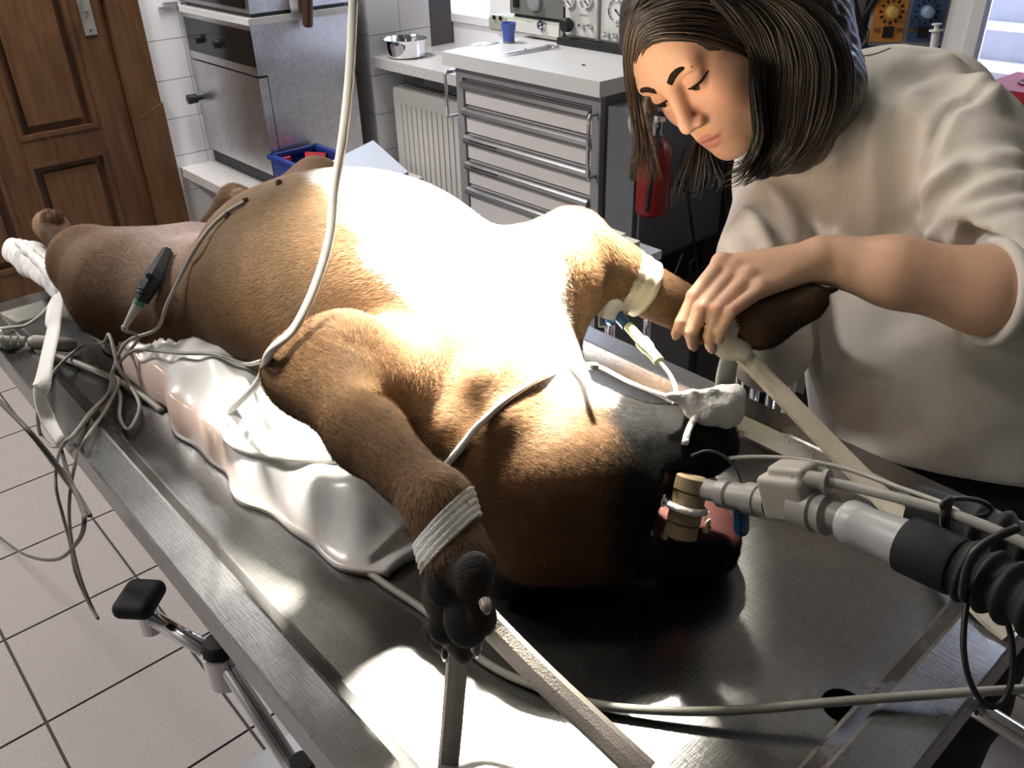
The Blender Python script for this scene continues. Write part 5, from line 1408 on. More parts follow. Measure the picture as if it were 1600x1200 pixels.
# infusion tubes
TB = [AD(556, -120, 0.62), AD(552, 0, 0.64), AD(546, 120, 0.655), AD(535, 220, 0.665), AD(522, 300, 0.675), AD(515, 370, 0.68), AD(495, 440, 0.682), AD(462, 510, 0.682), onto(DB, 434, 556, 0.008, AD(434, 556, 0.70)), AD(404, 598, 0.765)]
for px, py in ((368, 640), (356, 665), (360, 686), (385, 703), (430, 714), (480, 719)):
    TB.append(onto(CB, px, py, 0.004, AD(px, py, 0.9)))
TB.append(onto(CB, 530, 722, 0.004, AD(530, 722, 0.86)))
cable('infusion_tube', 'thick off-white tube hanging from above and curling on the cushion', TB, [0.0037, 0.0038, 0.0038, 0.0040, 0.0042], M_tubec, 'tube', 10, 10)
cable('infusion_tube', 'clear tube lying across the dog\'s throat', [dp(700, 726, 0.003), dp(715, 708, 0.004), dp(740, 680, 0.004), dp(765, 655, 0.004), dp(800, 622, 0.004), dp(845, 592, 0.004), dp(890, 577, 0.004), dp(930, 572, 0.004)], 0.0033, M_tubec, 'tube', 10, 8)
cable('oxygen_line', 'pale thin line along the far edge of the throat', [AX(918, 566, 0.545), AX(945, 577, 0.54), AX(985, 598, 0.54), AX(1020, 612, 0.545), AX(1052, 622, 0.55)], 0.0022, M_tubec, 'tube')
# clip electrodes
cl = thing('electrode_clip', 'black crocodile clip electrode with green ring on the thigh', 'clip', tuple(dp(250, 435, 0.01)))
c0, c1_, c2_ = dp(268, 398, 0.008), dp(252, 440, 0.012), dp(236, 472, 0.016)
M_clip = mat('clip_charcoal', (0.022, 0.025, 0.032), 0.65)
for o_, nm in ((0.004, 'upper_jaw'), (-0.005, 'lower_jaw')):
    tube(nm, [c0+_up*o_*0.3-_fw*o_*0.5, c1_-_fw*o_, c2_-_fw*o_], [0.006, 0.011, 0.0085], M_clip, cl, 4, 4, 0.45, -_fw, False)
lathe('pivot', [(0, 0.0035), (0.006, 0.0035)], c1_-_fw*0.008, -_fw, M_black, cl, 10)
for t_ in (0.55, 0.7):
    p = c1_+(c2_-c1_)*t_-_fw*0.0085; rdir = np.cross(c2_-c1_, _fw); rdir /= np.linalg.norm(rdir)
    tube('grip_ridge', [p-rdir*0.006, p+rdir*0.006], 0.0014, M_black, cl, 6, 2)
d_ = c2_-c1_
lathe('green_ring', [(0, 0.0068), (0.006, 0.0068)], c2_, d_, mat('ring_green', (0.06, 0.24, 0.11), 0.5), cl, 14)
lathe('cable_sleeve', [(0.005, 0.0062), (0.018, 0.005), (0.035, 0.0034), (0.036, 0.0045), (0.040, 0.0030)], c2_, d_, M_cabl, cl, 12, True)
cb_end = c2_+d_/np.linalg.norm(d_)*0.040

def tab(px, py, off=0.003):
    """point resting on the dog, the cushion or the table below the pixel"""
    best = None
    for T in (CB, DB):
        h = onto(T, px, py, off if T is CB else min(off, 0.006))
        if h is not None and (best is None or (h-CAM)@_fw < (best-CAM)@_fw): best = h
    if best is not None: return best
    p = AZ(px, py, TFZ+off+0.002)
    if p[0] < X0+rw+0.01: p = AZ(px, py, RZ_+off)
    if p[0] < X0: p = AX(px, py, X0-0.012)
    return p
KN = tab(200, 572, 0.02)         # where the leads bunch together
def drape(lst): return [q if not isinstance(q, tuple) else (tab(*q) if len(q) in (2, 3) and q[-1] != 'x' else AX(q[0], q[1], q[2])) for q in lst]
def hangp(px, py, x=None): return AX(px, py, x if x else X0-0.02)
cable('electrode_lead', 'grey lead from the black clip over the table edge, end hanging free', [cb_end, tab(222, 525, 0.02), KN, tab(186, 596, 0.018), tab(165, 640, 0.014), tab(132, 690, 0.012), hangp(115, 735, 0.15), hangp(108, 790, 0.135), hangp(112, 845, 0.13), hangp(125, 900, 0.13), hangp(140, 940, 0.13), hangp(154, 968, 0.13)], 0.0022, M_cabg)
cable('electrode_lead', 'pale lead running from the groin down to the bunch of leads', [dp(384, 319, 0.003), dp(360, 335, 0.004), dp(335, 362, 0.006), dp(315, 395, 0.008), dp(295, 430, 0.008), dp(272, 475, 0.010), tab(250, 512, 0.025), tab(225, 546, 0.025), KN, tab(170, 612, 0.014), tab(140, 645, 0.010), tab(112, 682, 0.010), tab(85, 698, 0.010), tab(64, 680, 0.010), tab(59, 645, 0.010), tab(66, 610, 0.012), tab(92, 572, 0.014), tab(130, 540, 0.018), tab(165, 529, 0.02), tab(192, 538, 0.02), tab(210, 566, 0.02), tab(220, 600, 0.012), tab(218, 636, 0.008), tab(201, 671, 0.006), tab(187, 652, 0.006), tab(188, 618, 0.010), tab(196, 588, 0.016)], 0.0022, M_cabl)
cable('electrode_lead', 'grey lead crossing the cushion from under the elbow to the bunch of leads', [dp(424, 563, 0.003), tab(390, 563, 0.006), tab(340, 560, 0.006), tab(290, 557, 0.008), tab(250, 556, 0.012), tab(220, 560, 0.016), KN, tab(178, 604, 0.014), tab(150, 640, 0.010), tab(120, 675, 0.010), tab(98, 696, 0.010), hangp(88, 728, 0.145), hangp(88, 765, 0.135), hangp(98, 805, 0.13), hangp(110, 850, 0.13), hangp(118, 895, 0.13), hangp(140, 945, 0.13), hangp(152, 966, 0.13)], 0.0022, M_cabg)
cable('floor_cable', 'dark cable loop hanging beside the table above the floor tiles', [hangp(95, 700, 0.145), hangp(108, 745, 0.12), hangp(125, 785, 0.11), hangp(132, 812, 0.10), hangp(122, 845, 0.10), hangp(92, 873, 0.10), hangp(55, 872, 0.10), hangp(20, 855, 0.10), hangp(-30, 815, 0.10)], 0.0022, M_cabd)
cable('floor_cable', 'dark cable running over the floor from the left frame edge', [hangp(-30, 595, 0.10), hangp(0, 628, 0.10), hangp(40, 668, 0.10), hangp(80, 715, 0.11), hangp(118, 768, 0.115), hangp(140, 805, 0.11)], 0.0025, M_cabd)
cable('mains_cable', 'thick grey cable lying along the table rim at the left', [tab(-30, 542, 0.006), tab(10, 540, 0.006), tab(60, 547, 0.006), tab(120, 567, 0.006), tab(175, 590, 0.006), tab(220, 616, 0.005), tab(260, 640, 0.005)], 0.0042, M_cabg)
pl = thing('cable_plug', 'grey moulded cable plug lying on the far left of the table', 'plug', tuple(tab(80, 535)))
a_, b_ = tab(44, 534, 0.009), tab(120, 540, 0.009)
d_ = b_-a_; L_ = np.linalg.norm(d_)
lathe('plug_body', [(0, 0.006), (L_*0.1, 0.010), (L_*0.85, 0.010), (L_, 0.006)], a_, d_, M_cabl, pl, 12, True)
for k in range(4):
    lathe('strain_rib', [(-0.010-0.009*k, 0.0068-0.0005*k), (-0.004-0.009*k, 0.0068-0.0005*k)], a_, d_, M_cabl, pl, 12)
tube('plug_cable', [a_-d_/L_*0.045, tab(10, 530, 0.008), tab(-30, 545, 0.008)], 0.0042, M_cabl, pl)
cable('drip_line', 'clear thin line at the far left corner of the table', [tab(-20, 515, 0.006), tab(15, 512, 0.006), tab(40, 508, 0.010), tab(62, 494, 0.014), tab(75, 480, 0.02), tab(85, 462, 0.03)], 0.0024, M_tubec, 'tube')
luer = lathe('luer_cap', [(0, 0.005), (0.012, 0.007), (0.018, 0.007), (0.02, 0.004)], tab(4, 520, 0.007), (-1, 0.1, 0), M_white, None, 14, True); tag(luer, 'white luer cap at the left frame edge on the table rim', 'cap')
# grey cable across the near end of the table
cable('monitor_cable', 'grey cable crossing the near end of the table past the drain', [AZ(500, 850, TFZ+0.004), AZ(560, 884, TFZ+0.004), AZ(610, 918, TFZ+0.004), AZ(665, 955, TFZ+0.004), AZ(720, 1005, TFZ+0.004), AZ(770, 1042, TFZ+0.004), AZ(830, 1070, TFZ+0.005), AZ(920, 1098, TFZ+0.006), AZ(1020, 1110, TFZ+0.008), AZ(1150, 1110, TFZ+0.014), AZ(1290, 1098, TFZ+0.022), AZ(1420, 1088, TFZ+0.026), AZ(1540, 1080, TFZ+0.03), AZ(1680, 1072, TFZ+0.02)], 0.0036, M_cabg)
# straps
def strap(name, label, pts, w, m, th=0.0016, up=None, cat='strap'):
    o = tube(name, pts, w/2, m, None, 8, 6, th*2/w, up, False)
    return tag(o, label, cat)
strap('leg_strap', 'pinkish webbing strap from the near paw straight down to the table end', [AX(716, 985, 0.244), AX(714, 1030, 0.241), AX(708, 1110, 0.230), AX(700, 1200, 0.218), AX(692, 1290, 0.207)], 0.0155, M_strap, 0.0028, -_fw)
strap('leg_strap', 'pinkish webbing strap from behind the near paw across the table', [AZ(735, 940, 1.005), AZ(775, 985, 0.985), AZ(850, 1060, 0.965), AZ(930, 1135, 0.945), AZ(1010, 1210, 0.934)], 0.021, M_strap, 0.003, -_fw)
strap('leg_strap', 'long pale strap from the held paw to the far corner of the table', [AX(1142, 535, 0.742), AX(1165, 560, 0.74), AX(1210, 605, 0.735), AX(1300, 698, 0.72), AX(1390, 790, 0.70), AX(1470, 880, 0.665), AZ(1530, 945, 0.936), AZ(1580, 990, 0.934)], 0.021, M_strap2, 0.003, -_fw)
knt = AX(1140, 540, 0.738)
Fg = Field(knt-0.06, knt+0.06, 0.002)
Fg.ell(knt, (0.016, 0.016, 0.015), k=0.01); Fg.cone(knt+_rt*0.012, knt-_rt*0.018+_up*0.002, 0.013, 0.010, k=0.008); Fg.cone(knt, AX(1130, 510, 0.73), 0.012, 0.009, k=0.008)
Fg.cone(knt-_up*0.004, AX(1165, 552, 0.738), 0.010, 0.008, k=0.008)
ko = link_mesh('strap_knot', Fg.mesh('strap_knot'), M_strap2, None, True); tag(ko, 'knotted pale bandage on the held front leg', 'knot')
tube('loose_end', [knt, AX(1138, 565, 0.742), AX(1134, 590, 0.745), AX(1132, 618, 0.75)], [0.008, 0.011, 0.012, 0.012], M_cot, ko, 8, 5, 0.25, -_fw)
band('leg_loop', AX(1090, 492, 0.73), AX(1160, 510, 0.762), 0.0295, 0.58, 0.85, M_cot, ko, 0.0006)
# white cloth tie at the hind leg
ck = AX(88, 440, 0.268)
hb = thing('cloth_tie', 'white cloth bandage knotted below the hind leg with a long hanging tail', 'cloth tie', tuple(ck))
Fg = Field(ck-[0.12, 0.10, 0.16], ck+[0.14, 0.34, 0.13], 0.0028)
for (pa, xa, ra, pb, xb, rb) in (((92, 440), 0.268, 0.020, (50, 405), 0.275, 0.028), ((50, 405), 0.275, 0.028, (14, 388), 0.282, 0.020), ((92, 440), 0.268, 0.022, (120, 470), 0.272, 0.03)):
    Fg.cone(AX(*pa, xa), AX(*pb, xb), ra, rb, k=0.012, flat=(-_fw, 0.5))
Fg.cone(AX(86, 432, 0.262), AX(100, 452, 0.258), 0.016, 0.013, k=0.006)
for t_ in range(4):
    Fg.cone(AX(92, 438, 0.255), AX(30+14*t_, 380+13*t_, 0.262), 0.004, 0.006, k=0.008)
mg = Fg.mesh('knotted_cloth'); vg = verts_of(mg); ng = normals_of(mg)
set_verts(mg, vg+ng*(0.0012*pnoise(vg, 140, 8))[:, None])
link_mesh('knotted_cloth', mg, M_cot, hb, True)
tube('hanging_tail', [AX(95, 445, 0.262), AX(88, 490, 0.222), AX(78, 540, 0.184), AX(66, 595, 0.150), AX(63, 620, 0.143), AX(75, 655, 0.142), AX(95, 690, 0.140)], [0.009, 0.014, 0.014, 0.012, 0.008, 0.009, 0.007], M_cot, hb, 8, 6, 0.25, -_fw)
tube('short_tail', [AX(100, 448, 0.262), AX(84, 475, 0.235), AX(78, 500, 0.215), AX(84, 515, 0.210)], [0.006, 0.010, 0.009, 0.005], M_cot, hb, 8, 6, 0.25, -_fw)
# ================================================================== PERSON
bk = -_fw
def nz(v): v = np.asarray(v, float); return v/np.linalg.norm(v)
pn_ = nz(-0.52*_rt-0.784*_up+0.339*bk)               # where the face points
pu_ = -0.699*_rt+0.618*_up+0.359*bk; pu_ = nz(pu_-pn_*(pu_@pn_))
pl_ = np.cross(pu_, pn_)                           # person's left, towards the viewer
HS = 0.98
HP = AD(1106, 73, 1.066)
def P(f, l, u): return HP+HS*(pn_*f+pl_*l+pu_*u)
RF = np.stack([pn_, pl_, pu_])
lo_ = np.array([0.66, 0.14, 0.955]); hi_ = np.array([1.16, 0.80, 1.42])
B = Field(lo_, hi_, 0.0023)
def pe_(f, l, u, r, k, op='add'): B.ell(P(f, l, u), np.array(r)*HS, RF, k, op)
pe_(-0.012, 0, 0.030, (0.094, 0.073, 0.090), 0.02)
pe_(0.028, 0, -0.040, (0.062, 0.056, 0.072), 0.03)
pe_(0.045, 0, 0.045, (0.050, 0.058, 0.052), 0.03)          # forehead
for s_ in (1, -1):
    B.cone(P(0.002, 0.048*s_, -0.055), P(0.066, 0.014*s_, -0.100), 0.022, 0.016, 0.025)   # jaw
    pe_(0.058, 0.034*s_, -0.030, (0.026, 0.024, 0.026), 0.025)      # cheek
pe_(0.076, 0, -0.102, (0.016, 0.018, 0.014), 0.018)        # chin
pe_(0.076, 0, -0.070, (0.022, 0.028, 0.022), 0.02)         # muzzle around the mouth
B.cone(P(0.083, 0.004, 0.020), P(0.082, 0.040, 0.022), 0.010, 0.009, 0.018)
B.cone(P(0.083, -0.004, 0.020), P(0.082, -0.040, 0.022), 0.010, 0.009, 0.018)
for s_ in (1, -1):
    pe_(0.094, 0.031*s_, 0.000, (0.013, 0.017, 0.010), 0.014, 'sub')    # eye sockets
B.cone(P(0.090, 0, 0.008), P(0.106, 0, -0.030), 0.0075, 0.0090, 0.012)  # nose
pe_(0.109, 0, -0.038, (0.0095, 0.0095, 0.0085), 0.008)
for s_ in (1, -1):
    pe_(0.099, 0.0115*s_, -0.042, (0.010, 0.0070, 0.0075), 0.006)
    pe_(0.104, 0.0070*s_, -0.0485, (0.005, 0.0030, 0.0030), 0.002, 'sub')
    pe_(0.0795, 0.031*s_, 0.0035, (0.0128, 0.0150, 0.0105), 0.004)        # lowered upper lid
    pe_(0.0775, 0.031*s_, -0.0075, (0.0110, 0.0135, 0.0050), 0.004)       # lower lid
pe_(0.093, 0, -0.0675, (0.0085, 0.020, 0.0048), 0.004)      # lips
pe_(0.0905, 0, -0.0785, (0.0090, 0.017, 0.0055), 0.004)
B.cone(P(0.102, 0, -0.0725), P(0.085, 0.023, -0.0735), 0.0012, 0.0010, 0.003, 'sub')
B.cone(P(0.102, 0, -0.0725), P(0.085, -0.023, -0.0735), 0.0012, 0.0010, 0.003, 'sub')
pe_(-0.012, 0.074, -0.010, (0.016, 0.008, 0.028), 0.006)    # ear
# neck and shoulders under the sweater
NB = AD(1290, 205, 1.135)
B.cone(P(-0.03, 0, -0.04), NB, 0.052, 0.055, 0.03)
# left arm: forearm, wrist, hand
WR = AD(1288, 405, 0.958)
B.cone(AD(1625, 462, 0.925), AD(1540, 455, 0.925), 0.043, 0.0445, 0.01)
B.cone(AD(1540, 455, 0.925), AD(1400, 425, 0.938), 0.0445, 0.0365, 0.02)
B.cone(AD(1400, 425, 0.938), WR, 0.0365, 0.0275, 0.02, flat=(-_fw, 0.85))
fingers = {
    'index': ([(1126, 412, 0.960), (1083, 464, 0.938), (1065, 504, 0.934), (1057, 521, 0.937)], [0.0098, 0.0084, 0.0076, 0.0062]),
    'middle': ([(1146, 424, 0.955), (1097, 482, 0.928), (1080, 520, 0.929), (1083, 539, 0.936)], [0.0100, 0.0087, 0.0078, 0.0062]),
    'ring': ([(1166, 436, 0.946), (1120, 484, 0.922), (1109, 525, 0.927), (1112, 544, 0.936)], [0.0095, 0.0079, 0.0070, 0.0058]),
    'little': ([(1186, 454, 0.938), (1143, 486, 0.915), (1126, 515, 0.919), (1123, 529, 0.925)], [0.0088, 0.0068, 0.0061, 0.0052])}
for nm, (pts, rr) in fingers.items():
    Q = [AD(*p) for p in pts]
    B.cone(WR+(Q[0]-WR)*0.12, Q[0], 0.0190, rr[0]*1.05, 0.010)
    for i in range(3): B.cone(Q[i], Q[i+1], rr[i], rr[i+1], 0.0022)
    B.ell(Q[0]-_fw*0.003+_up*0.003, (0.0095,)*3, None, 0.006)             # knuckle
th = [AD(1225, 430, 0.985), AD(1165, 455, 1.018), AD(1118, 478, 1.026), AD(1090, 492, 1.022)]
B.chain(th, [0.019, 0.014, 0.011, 0.0085], 0.010, kk=0.004)
body_me = B.mesh('person_body'); B = None
Vb = verts_of(body_me); Nb = normals_of(body_me)
hb_ = (Vb-HP)/HS
bf, bl2, bu2 = hb_@pn_, hb_@pl_, hb_@pu_
skin_ = np.tile([0.64, 0.40, 0.28], (len(Vb), 1))
m1 = pnoise(Vb, 60, 11)
skin_ *= (1+0.03*m1)[:, None]
def blob(f, l, u, r): return np.exp(-(((bf-f)/r[0])**2+((np.abs(bl2)-l)/r[1])**2+((bu2-u)/r[2])**2))
skin_ = mixc(skin_, A([0.60, 0.29, 0.21]), np.clip(0.5*blob(0.07, 0.035, -0.03, (0.03, 0.02, 0.02))+0.45*blob(0.108, 0, -0.04, (0.012, 0.014, 0.012)), 0, 1))
lip = sstep(0.0012, -0.0012, np.sqrt((bl2/0.0195)**2+((bu2+0.0730)/0.0105)**2)*0.01-0.01)*(bf > 0.078)*(np.abs(bu2+0.073) < 0.012)
skin_ = mixc(skin_, A([0.40, 0.15, 0.125]), lip*0.85)
skin_ = mixc(skin_, A([0.20, 0.09, 0.06]), np.clip(blob(0.10, 0.007, -0.0485, (0.008, 0.003, 0.003)), 0, 1)*0.7)
skin_ = mixc(skin_, A([0.40, 0.19, 0.13]), 0.55*np.clip(blob(0.085, 0.031, 0.004, (0.03, 0.017, 0.008)), 0, 1)*(bf > 0.05))
# knuckles and finger tips a little redder
for nm, (pts, rr) in fingers.items():
    for i, w_ in ((0, 0.25), (1, 0.3), (3, 0.45)):
        q = AD(*pts[i]); skin_ = mixc(skin_, A([0.58, 0.27, 0.20]), w_*np.exp(-(np.linalg.norm(Vb-q, axis=1)/0.011)**2))
set_col(body_me, np.clip(skin_, 0.01, 1))
person = link_mesh('person', body_me, vcol_mat('skin', 0.48, 0.12, 900.0, var=0.03, sss=0.12, spec=0.4), None, True)
tag(person, 'person in a cream sweater leaning over and holding the raised paw', 'person')
PB = bvh_of(person)
# eyes
M_eye = mat('eye_white', (0.62, 0.58, 0.55), 0.15); M_iris = mat('iris_dark', (0.018, 0.010, 0.007), 0.08)
for s_ in (1, -1):
    e_ = P(0.0785, 0.031*s_, -0.001)
    Fe = Field(e_-0.018, e_+0.018, 0.0012); Fe.ell(e_, (0.0118*HS,)*3, None, 0)
    eb_ = link_mesh('eyeball', Fe.mesh('eyeball'), M_eye, person, True)
    gd = nz(pn_-0.42*pu_); Fe = None
    lathe('iris', [(0.0085, 0.0060), (0.0115, 0.0052), (0.0121, 0.0028)], e_, gd, M_iris, eb_, 16, True)
M_brow = mat('brow_hair', (0.014, 0.009, 0.006), 0.9, spec=0.1)
def on_face(f, l, u, off): 
    o_ = P(0.30, l, u); d_ = -pn_
    h = PB.ray_cast(Vector(o_), Vector(d_))
    return (np.array(h[0])+pn_*off) if h[0] is not None else P(f, l, u)
for s_ in (1, -1):
    tube('eyebrow', [on_face(0.09, 0.013*s_, 0.0190, 0.0002), on_face(0.09, 0.024*s_, 0.0245, 0.0002), on_face(0.085, 0.036*s_, 0.0260, 0.0), on_face(0.08, 0.048*s_, 0.0200, 0.0)], [0.0040, 0.0042, 0.0034, 0.0012], M_brow, person, 8, 6, 0.45, pn_)
    tube('eyelash_line', [on_face(0.09, 0.0165*s_, -0.0035, 0.0006), on_face(0.09, 0.024*s_, -0.0030, 0.0010), on_face(0.09, 0.033*s_, -0.0020, 0.0012), on_face(0.09, 0.0430*s_, -0.0015, 0.0012), on_face(0.08, 0.0485*s_, 0.0005, 0.0012)], [0.0006, 0.0015, 0.0019, 0.0019, 0.0008], M_brow, person, 6, 5)
# finger nails
for nm, (pts, rr) in fingers.items():
    a_, b_ = AD(*pts[2]), AD(*pts[3]); dd = nz(b_-a_)
    c_ = b_+dd*rr[3]*0.25-_fw*rr[3]*0.72
    sd_ = nz(np.cross(dd, _fw)); nn_ = nz(np.cross(sd_, dd))
    Fe = Field(c_-0.014, c_+0.014, 0.0009); Fe.ell(c_, (0.0068, 0.0050, 0.0022), np.stack([dd, sd_, nn_]), 0)
    link_mesh('fingernail', Fe.mesh('fingernail'), mat('nail_pink', (0.62, 0.36, 0.30), 0.25), person, True)

# ---- sweater
S_ = Field((0.74, -0.16, 0.72), (1.42, 0.86, 1.44), 0.0062)
LS, RS = AD(1492, 245, 1.045), AD(1235, 265, 1.225)
EL = AD(1612, 450, 0.935)
tq = nz(np.cross(LS-RS, [0, 0, 1.0])); 
if tq@_fw > 0: tq = -tq                                     # chest direction
S_.cone(AD(1345, 235, 1.155), AD(1400, 400, 1.145), 0.125, 0.145, 0.04, flat=(tq, 0.72))
S_.cone(AD(1400, 400, 1.145), AD(1455, 600, 1.115), 0.145, 0.160, 0.04, flat=(tq, 0.70))
S_.cone(AD(1455, 600, 1.115), AD(1462, 712, 1.105), 0.160, 0.158, 0.04, flat=(tq, 0.72))
S_.cone(RS, LS, 0.075, 0.076, 0.05)
S_.cone(AD(1395, 152, 1.165), AD(1462, 172, 1.12), 0.070, 0.072, 0.05)
S_.cone(LS, EL, 0.080, 0.070, 0.035)
S_.cone(EL, AD(1556, 456, 0.925), 0.066, 0.0555, 0.02)
# right arm: upper arm down, elbow under the paw
S_.cone(RS, AD(1192, 400, 1.16), 0.068, 0.056, 0.035)
S_.cone(AD(1192, 400, 1.16), AD(1203, 548, 1.12), 0.056, 0.050, 0.02)
S_.cone(AD(1203, 548, 1.12), AD(1180, 500, 1.02), 0.048, 0.032, 0.02)
# collar ring
na = nz(P(-0.03, 0, -0.04)-NB); cu_v = nz(np.cross(na, _rt)); cu_u = np.cross(cu_v, na)
ring = [NB+na*0.012+0.072*(cu_u*math.cos(q)+cu_v*math.sin(q)) for q in np.linspace(0, 2*math.pi, 17)]
for i in range(16): S_.cone(ring[i], ring[i+1], 0.0075, 0.0075, 0.012)
S_.cone(NB-na*0.03, NB+na*0.12, 0.066, 0.066, 0.008, 'sub')
# open cuff
ca_ = nz(AD(1547, 456, 0.925)-AD(1580, 457, 0.928)); cu1 = nz(np.cross(ca_, [0, 0, 1.0])); cu2 = np.cross(ca_, cu1)
S_.rbox(AD(1549, 456, 0.9255)+ca_*0.05, (0.05, 0.0575, 0.0575), 0.002, np.stack([ca_, cu1, cu2]), 0.003, 'sub')
S_.cone(AD(1580, 457, 0.928), AD(1500, 455, 0.926), 0.0465, 0.0465, 0.002, 'sub')
# hem cut
hm_ = AD(1450, 738, 1.0)
S_.half(hm_, nz(-0.10*_rt-0.97*_up-0.15*bk))
sw_me = S_.mesh('sweater'); S_ = None
Vs = verts_of(sw_me); Ns = normals_of(sw_me)
SB0 = BVHTree.FromPolygons([tuple(v) for v in Vs], [p.vertices for p in sw_me.polygons])
def crease(Vx, Nx, pix, width, amp, n=10):
    pts = [onto(SB0, px, py, 0.0) for px, py in pix]
    pts = [p for p in pts if p is not None]
    if len(pts) < 2: return np.zeros(len(Vx))
    path = np.array(smooth_path(pts, n) if len(pts) > 2 else pts)
    d2 = np.full(len(Vx), 1e9); 
    for i, p in enumerate(path): d2 = np.minimum(d2, ((Vx-p)**2).sum(1))
    d = np.sqrt(d2)
    return amp*(np.exp(-(d/width)**2)-0.35*np.exp(-((d-2*width)/width)**2))
disp = np.zeros(len(Vs))
for pix, w_, a_ in (
    ([(1440, 352), (1470, 330), (1520, 300), (1575, 282), (1600, 280)], 0.010, 0.012),
    ([(1448, 372), (1480, 345), (1530, 328), (1600, 312)], 0.009, 0.012),
    ([(1458, 372), (1490, 368), (1545, 352), (1600, 340)], 0.009, 0.010),
    ([(1490, 385), (1530, 382), (1570, 368), (1600, 362)], 0.008, 0.009),
    ([(1450, 300), (1490, 272), (1540, 255), (1590, 248)], 0.014, 0.010),
    ([(1440, 345), (1456, 300), (1490, 265)], 0.010, 0.008),
    ([(1480, 100), (1525, 130), (1550, 150)], 0.016, 0.010),
    ([(1420, 120), (1470, 110), (1520, 122)], 0.016, -0.008),
    ([(1430, 150), (1435, 180), (1438, 200)], 0.010, 0.005),
    ([(1375, 190), (1365, 260), (1360, 330)], 0.018, 0.007),
    ([(1410, 210), (1395, 280), (1385, 360)], 0.018, -0.008),
    ([(1330, 230), (1345, 300), (1340, 360)], 0.012, -0.006),
    ([(1200, 280), (1230, 330), (1245, 370)], 0.016, 0.006),
    ([(1165, 330), (1185, 350), (1205, 385)], 0.010, 0.008),
    ([(1270, 560), (1290, 610), (1320, 660)], 0.020, 0.008),
    ([(1380, 520), (1390, 590), (1420, 660)], 0.025, -0.008),
    ([(1500, 540), (1500, 600), (1520, 660)], 0.025, 0.007),
    # seams
    ([(1557, 134), (1525, 152), (1490, 165), (1465, 205), (1447, 260), (1432, 320), (1436, 350)], 0.0055, -0.0060),
    ([(1335, 150), (1330, 200), (1318, 260), (1306, 320), (1298, 362)], 0.0055, -0.0045)):
    disp += crease(Vs, Ns, pix, w_, a_)
disp += 0.0022*pnoise(Vs, 28, 21)+0.0010*pnoise(Vs, 70, 22)
fade = sstep(0.0, 0.03, (hm_-Vs)@nz(-0.10*_rt-0.97*_up-0.15*bk))*sstep(0.055, 0.085, np.linalg.norm(Vs-AD(1550, 456, 0.925), axis=1))
set_verts(sw_me, Vs+Ns*(disp*fade)[:, None])
M_sw = mat('cream_sweatshirt', (0.64, 0.61, 0.57), 0.9, noise=0.03, nscale=10, bump=0.18, bscale=700)
sweater = link_mesh('sweater', sw_me, M_sw, person, True)
rimc = AD(1547, 456.5, 0.9255); ca_ = nz(AD(1549, 456, 0.925)-AD(1580, 457, 0.928)); cu1 = nz(np.cross(ca_, [0, 0, 1.0])); cu2 = np.cross(ca_, cu1)
tube('cuff_edge', [rimc+0.0535*(cu1*math.cos(q)+cu2*math.sin(q)) for q in np.linspace(0, 2*math.pi, 33)], 0.0075, M_sw, sweater, 8, 1)
# ---- trousers and shoes
T_ = Field((0.80, -0.16, 0.03), (1.36, 0.62, 0.92), 0.010)
HPp = AD(1470, 760, 1.115)
lat = nz(LS-RS); lat[2] = 0; lat = nz(lat)
T_.cone(HPp+lat*0.06, HPp-lat*0.06, 0.098, 0.098, 0.05)
for s_ in (1, -1):
    hip = HPp+lat*0.085*s_-[0, 0, 0.03]; knee = np.array([HPp[0]+0.0, HPp[1], 0.46])+lat*0.09*s_; ank = np.array([HPp[0]+0.03, HPp[1], 0.07])+lat*0.10*s_
    T_.chain([hip, knee, ank], [0.088, 0.068, 0.050], 0.03)
    
tro = link_mesh('trousers', T_.mesh('trousers'), mat('black_trousers', (0.010, 0.010, 0.012), 0.8, bump=0.2, bscale=300), person, True)
T_ = None
fwd = tq.copy(); fwd[2] = 0; fwd = nz(fwd)
for s_ in (1, -1):
    ank = np.array([HPp[0]+0.03, HPp[1], 0.07])+lat*0.10*s_
    Fs = Field(ank-[0.22, 0.22, 0.10], ank+[0.22, 0.22, 0.10], 0.006)
    Fs.cone(ank-[0, 0, 0.02], ank+fwd*0.13-[0, 0, 0.035], 0.045, 0.034, 0.02); Fs.half(ank-[0, 0, 0.0695], (0, 0, -1.0))
    link_mesh('shoe', Fs.mesh('shoe'), M_black, person, True)

# ---- hair: solid volume plus individually modelled locks
hf_ = Field(HP-[0.26, 0.26, 0.30], HP+[0.26, 0.26, 0.20], 0.0035)
hf_.ell(P(-0.014, 0, 0.040), np.array((0.110, 0.084, 0.089))*HS, RF, 0)
hf_.cone(P(-0.03, 0.05, 0.03), P(-0.045, 0.075, -0.06), 0.050, 0.045, 0.03)
hf_.cone(P(-0.03, -0.05, 0.03), P(-0.03, -0.075, -0.06), 0.045, 0.030, 0.03)
for (a, b, r1, r2) in (((1250, 40, 1.035), (1270, 140, 1.045), 0.062, 0.058), ((1270, 140, 1.045), (1245, 215, 1.055), 0.056, 0.040), ((1245, 215, 1.055), (1190, 255, 1.06), 0.036, 0.020),
                       ((1030, 70, 1.085), (1012, 170, 1.11), 0.020, 0.012), ((1160, 250, 1.08), (1110, 235, 1.10), 0.022, 0.014)):
    hf_.cone(AD(*a), AD(*b), r1, r2, 0.02)
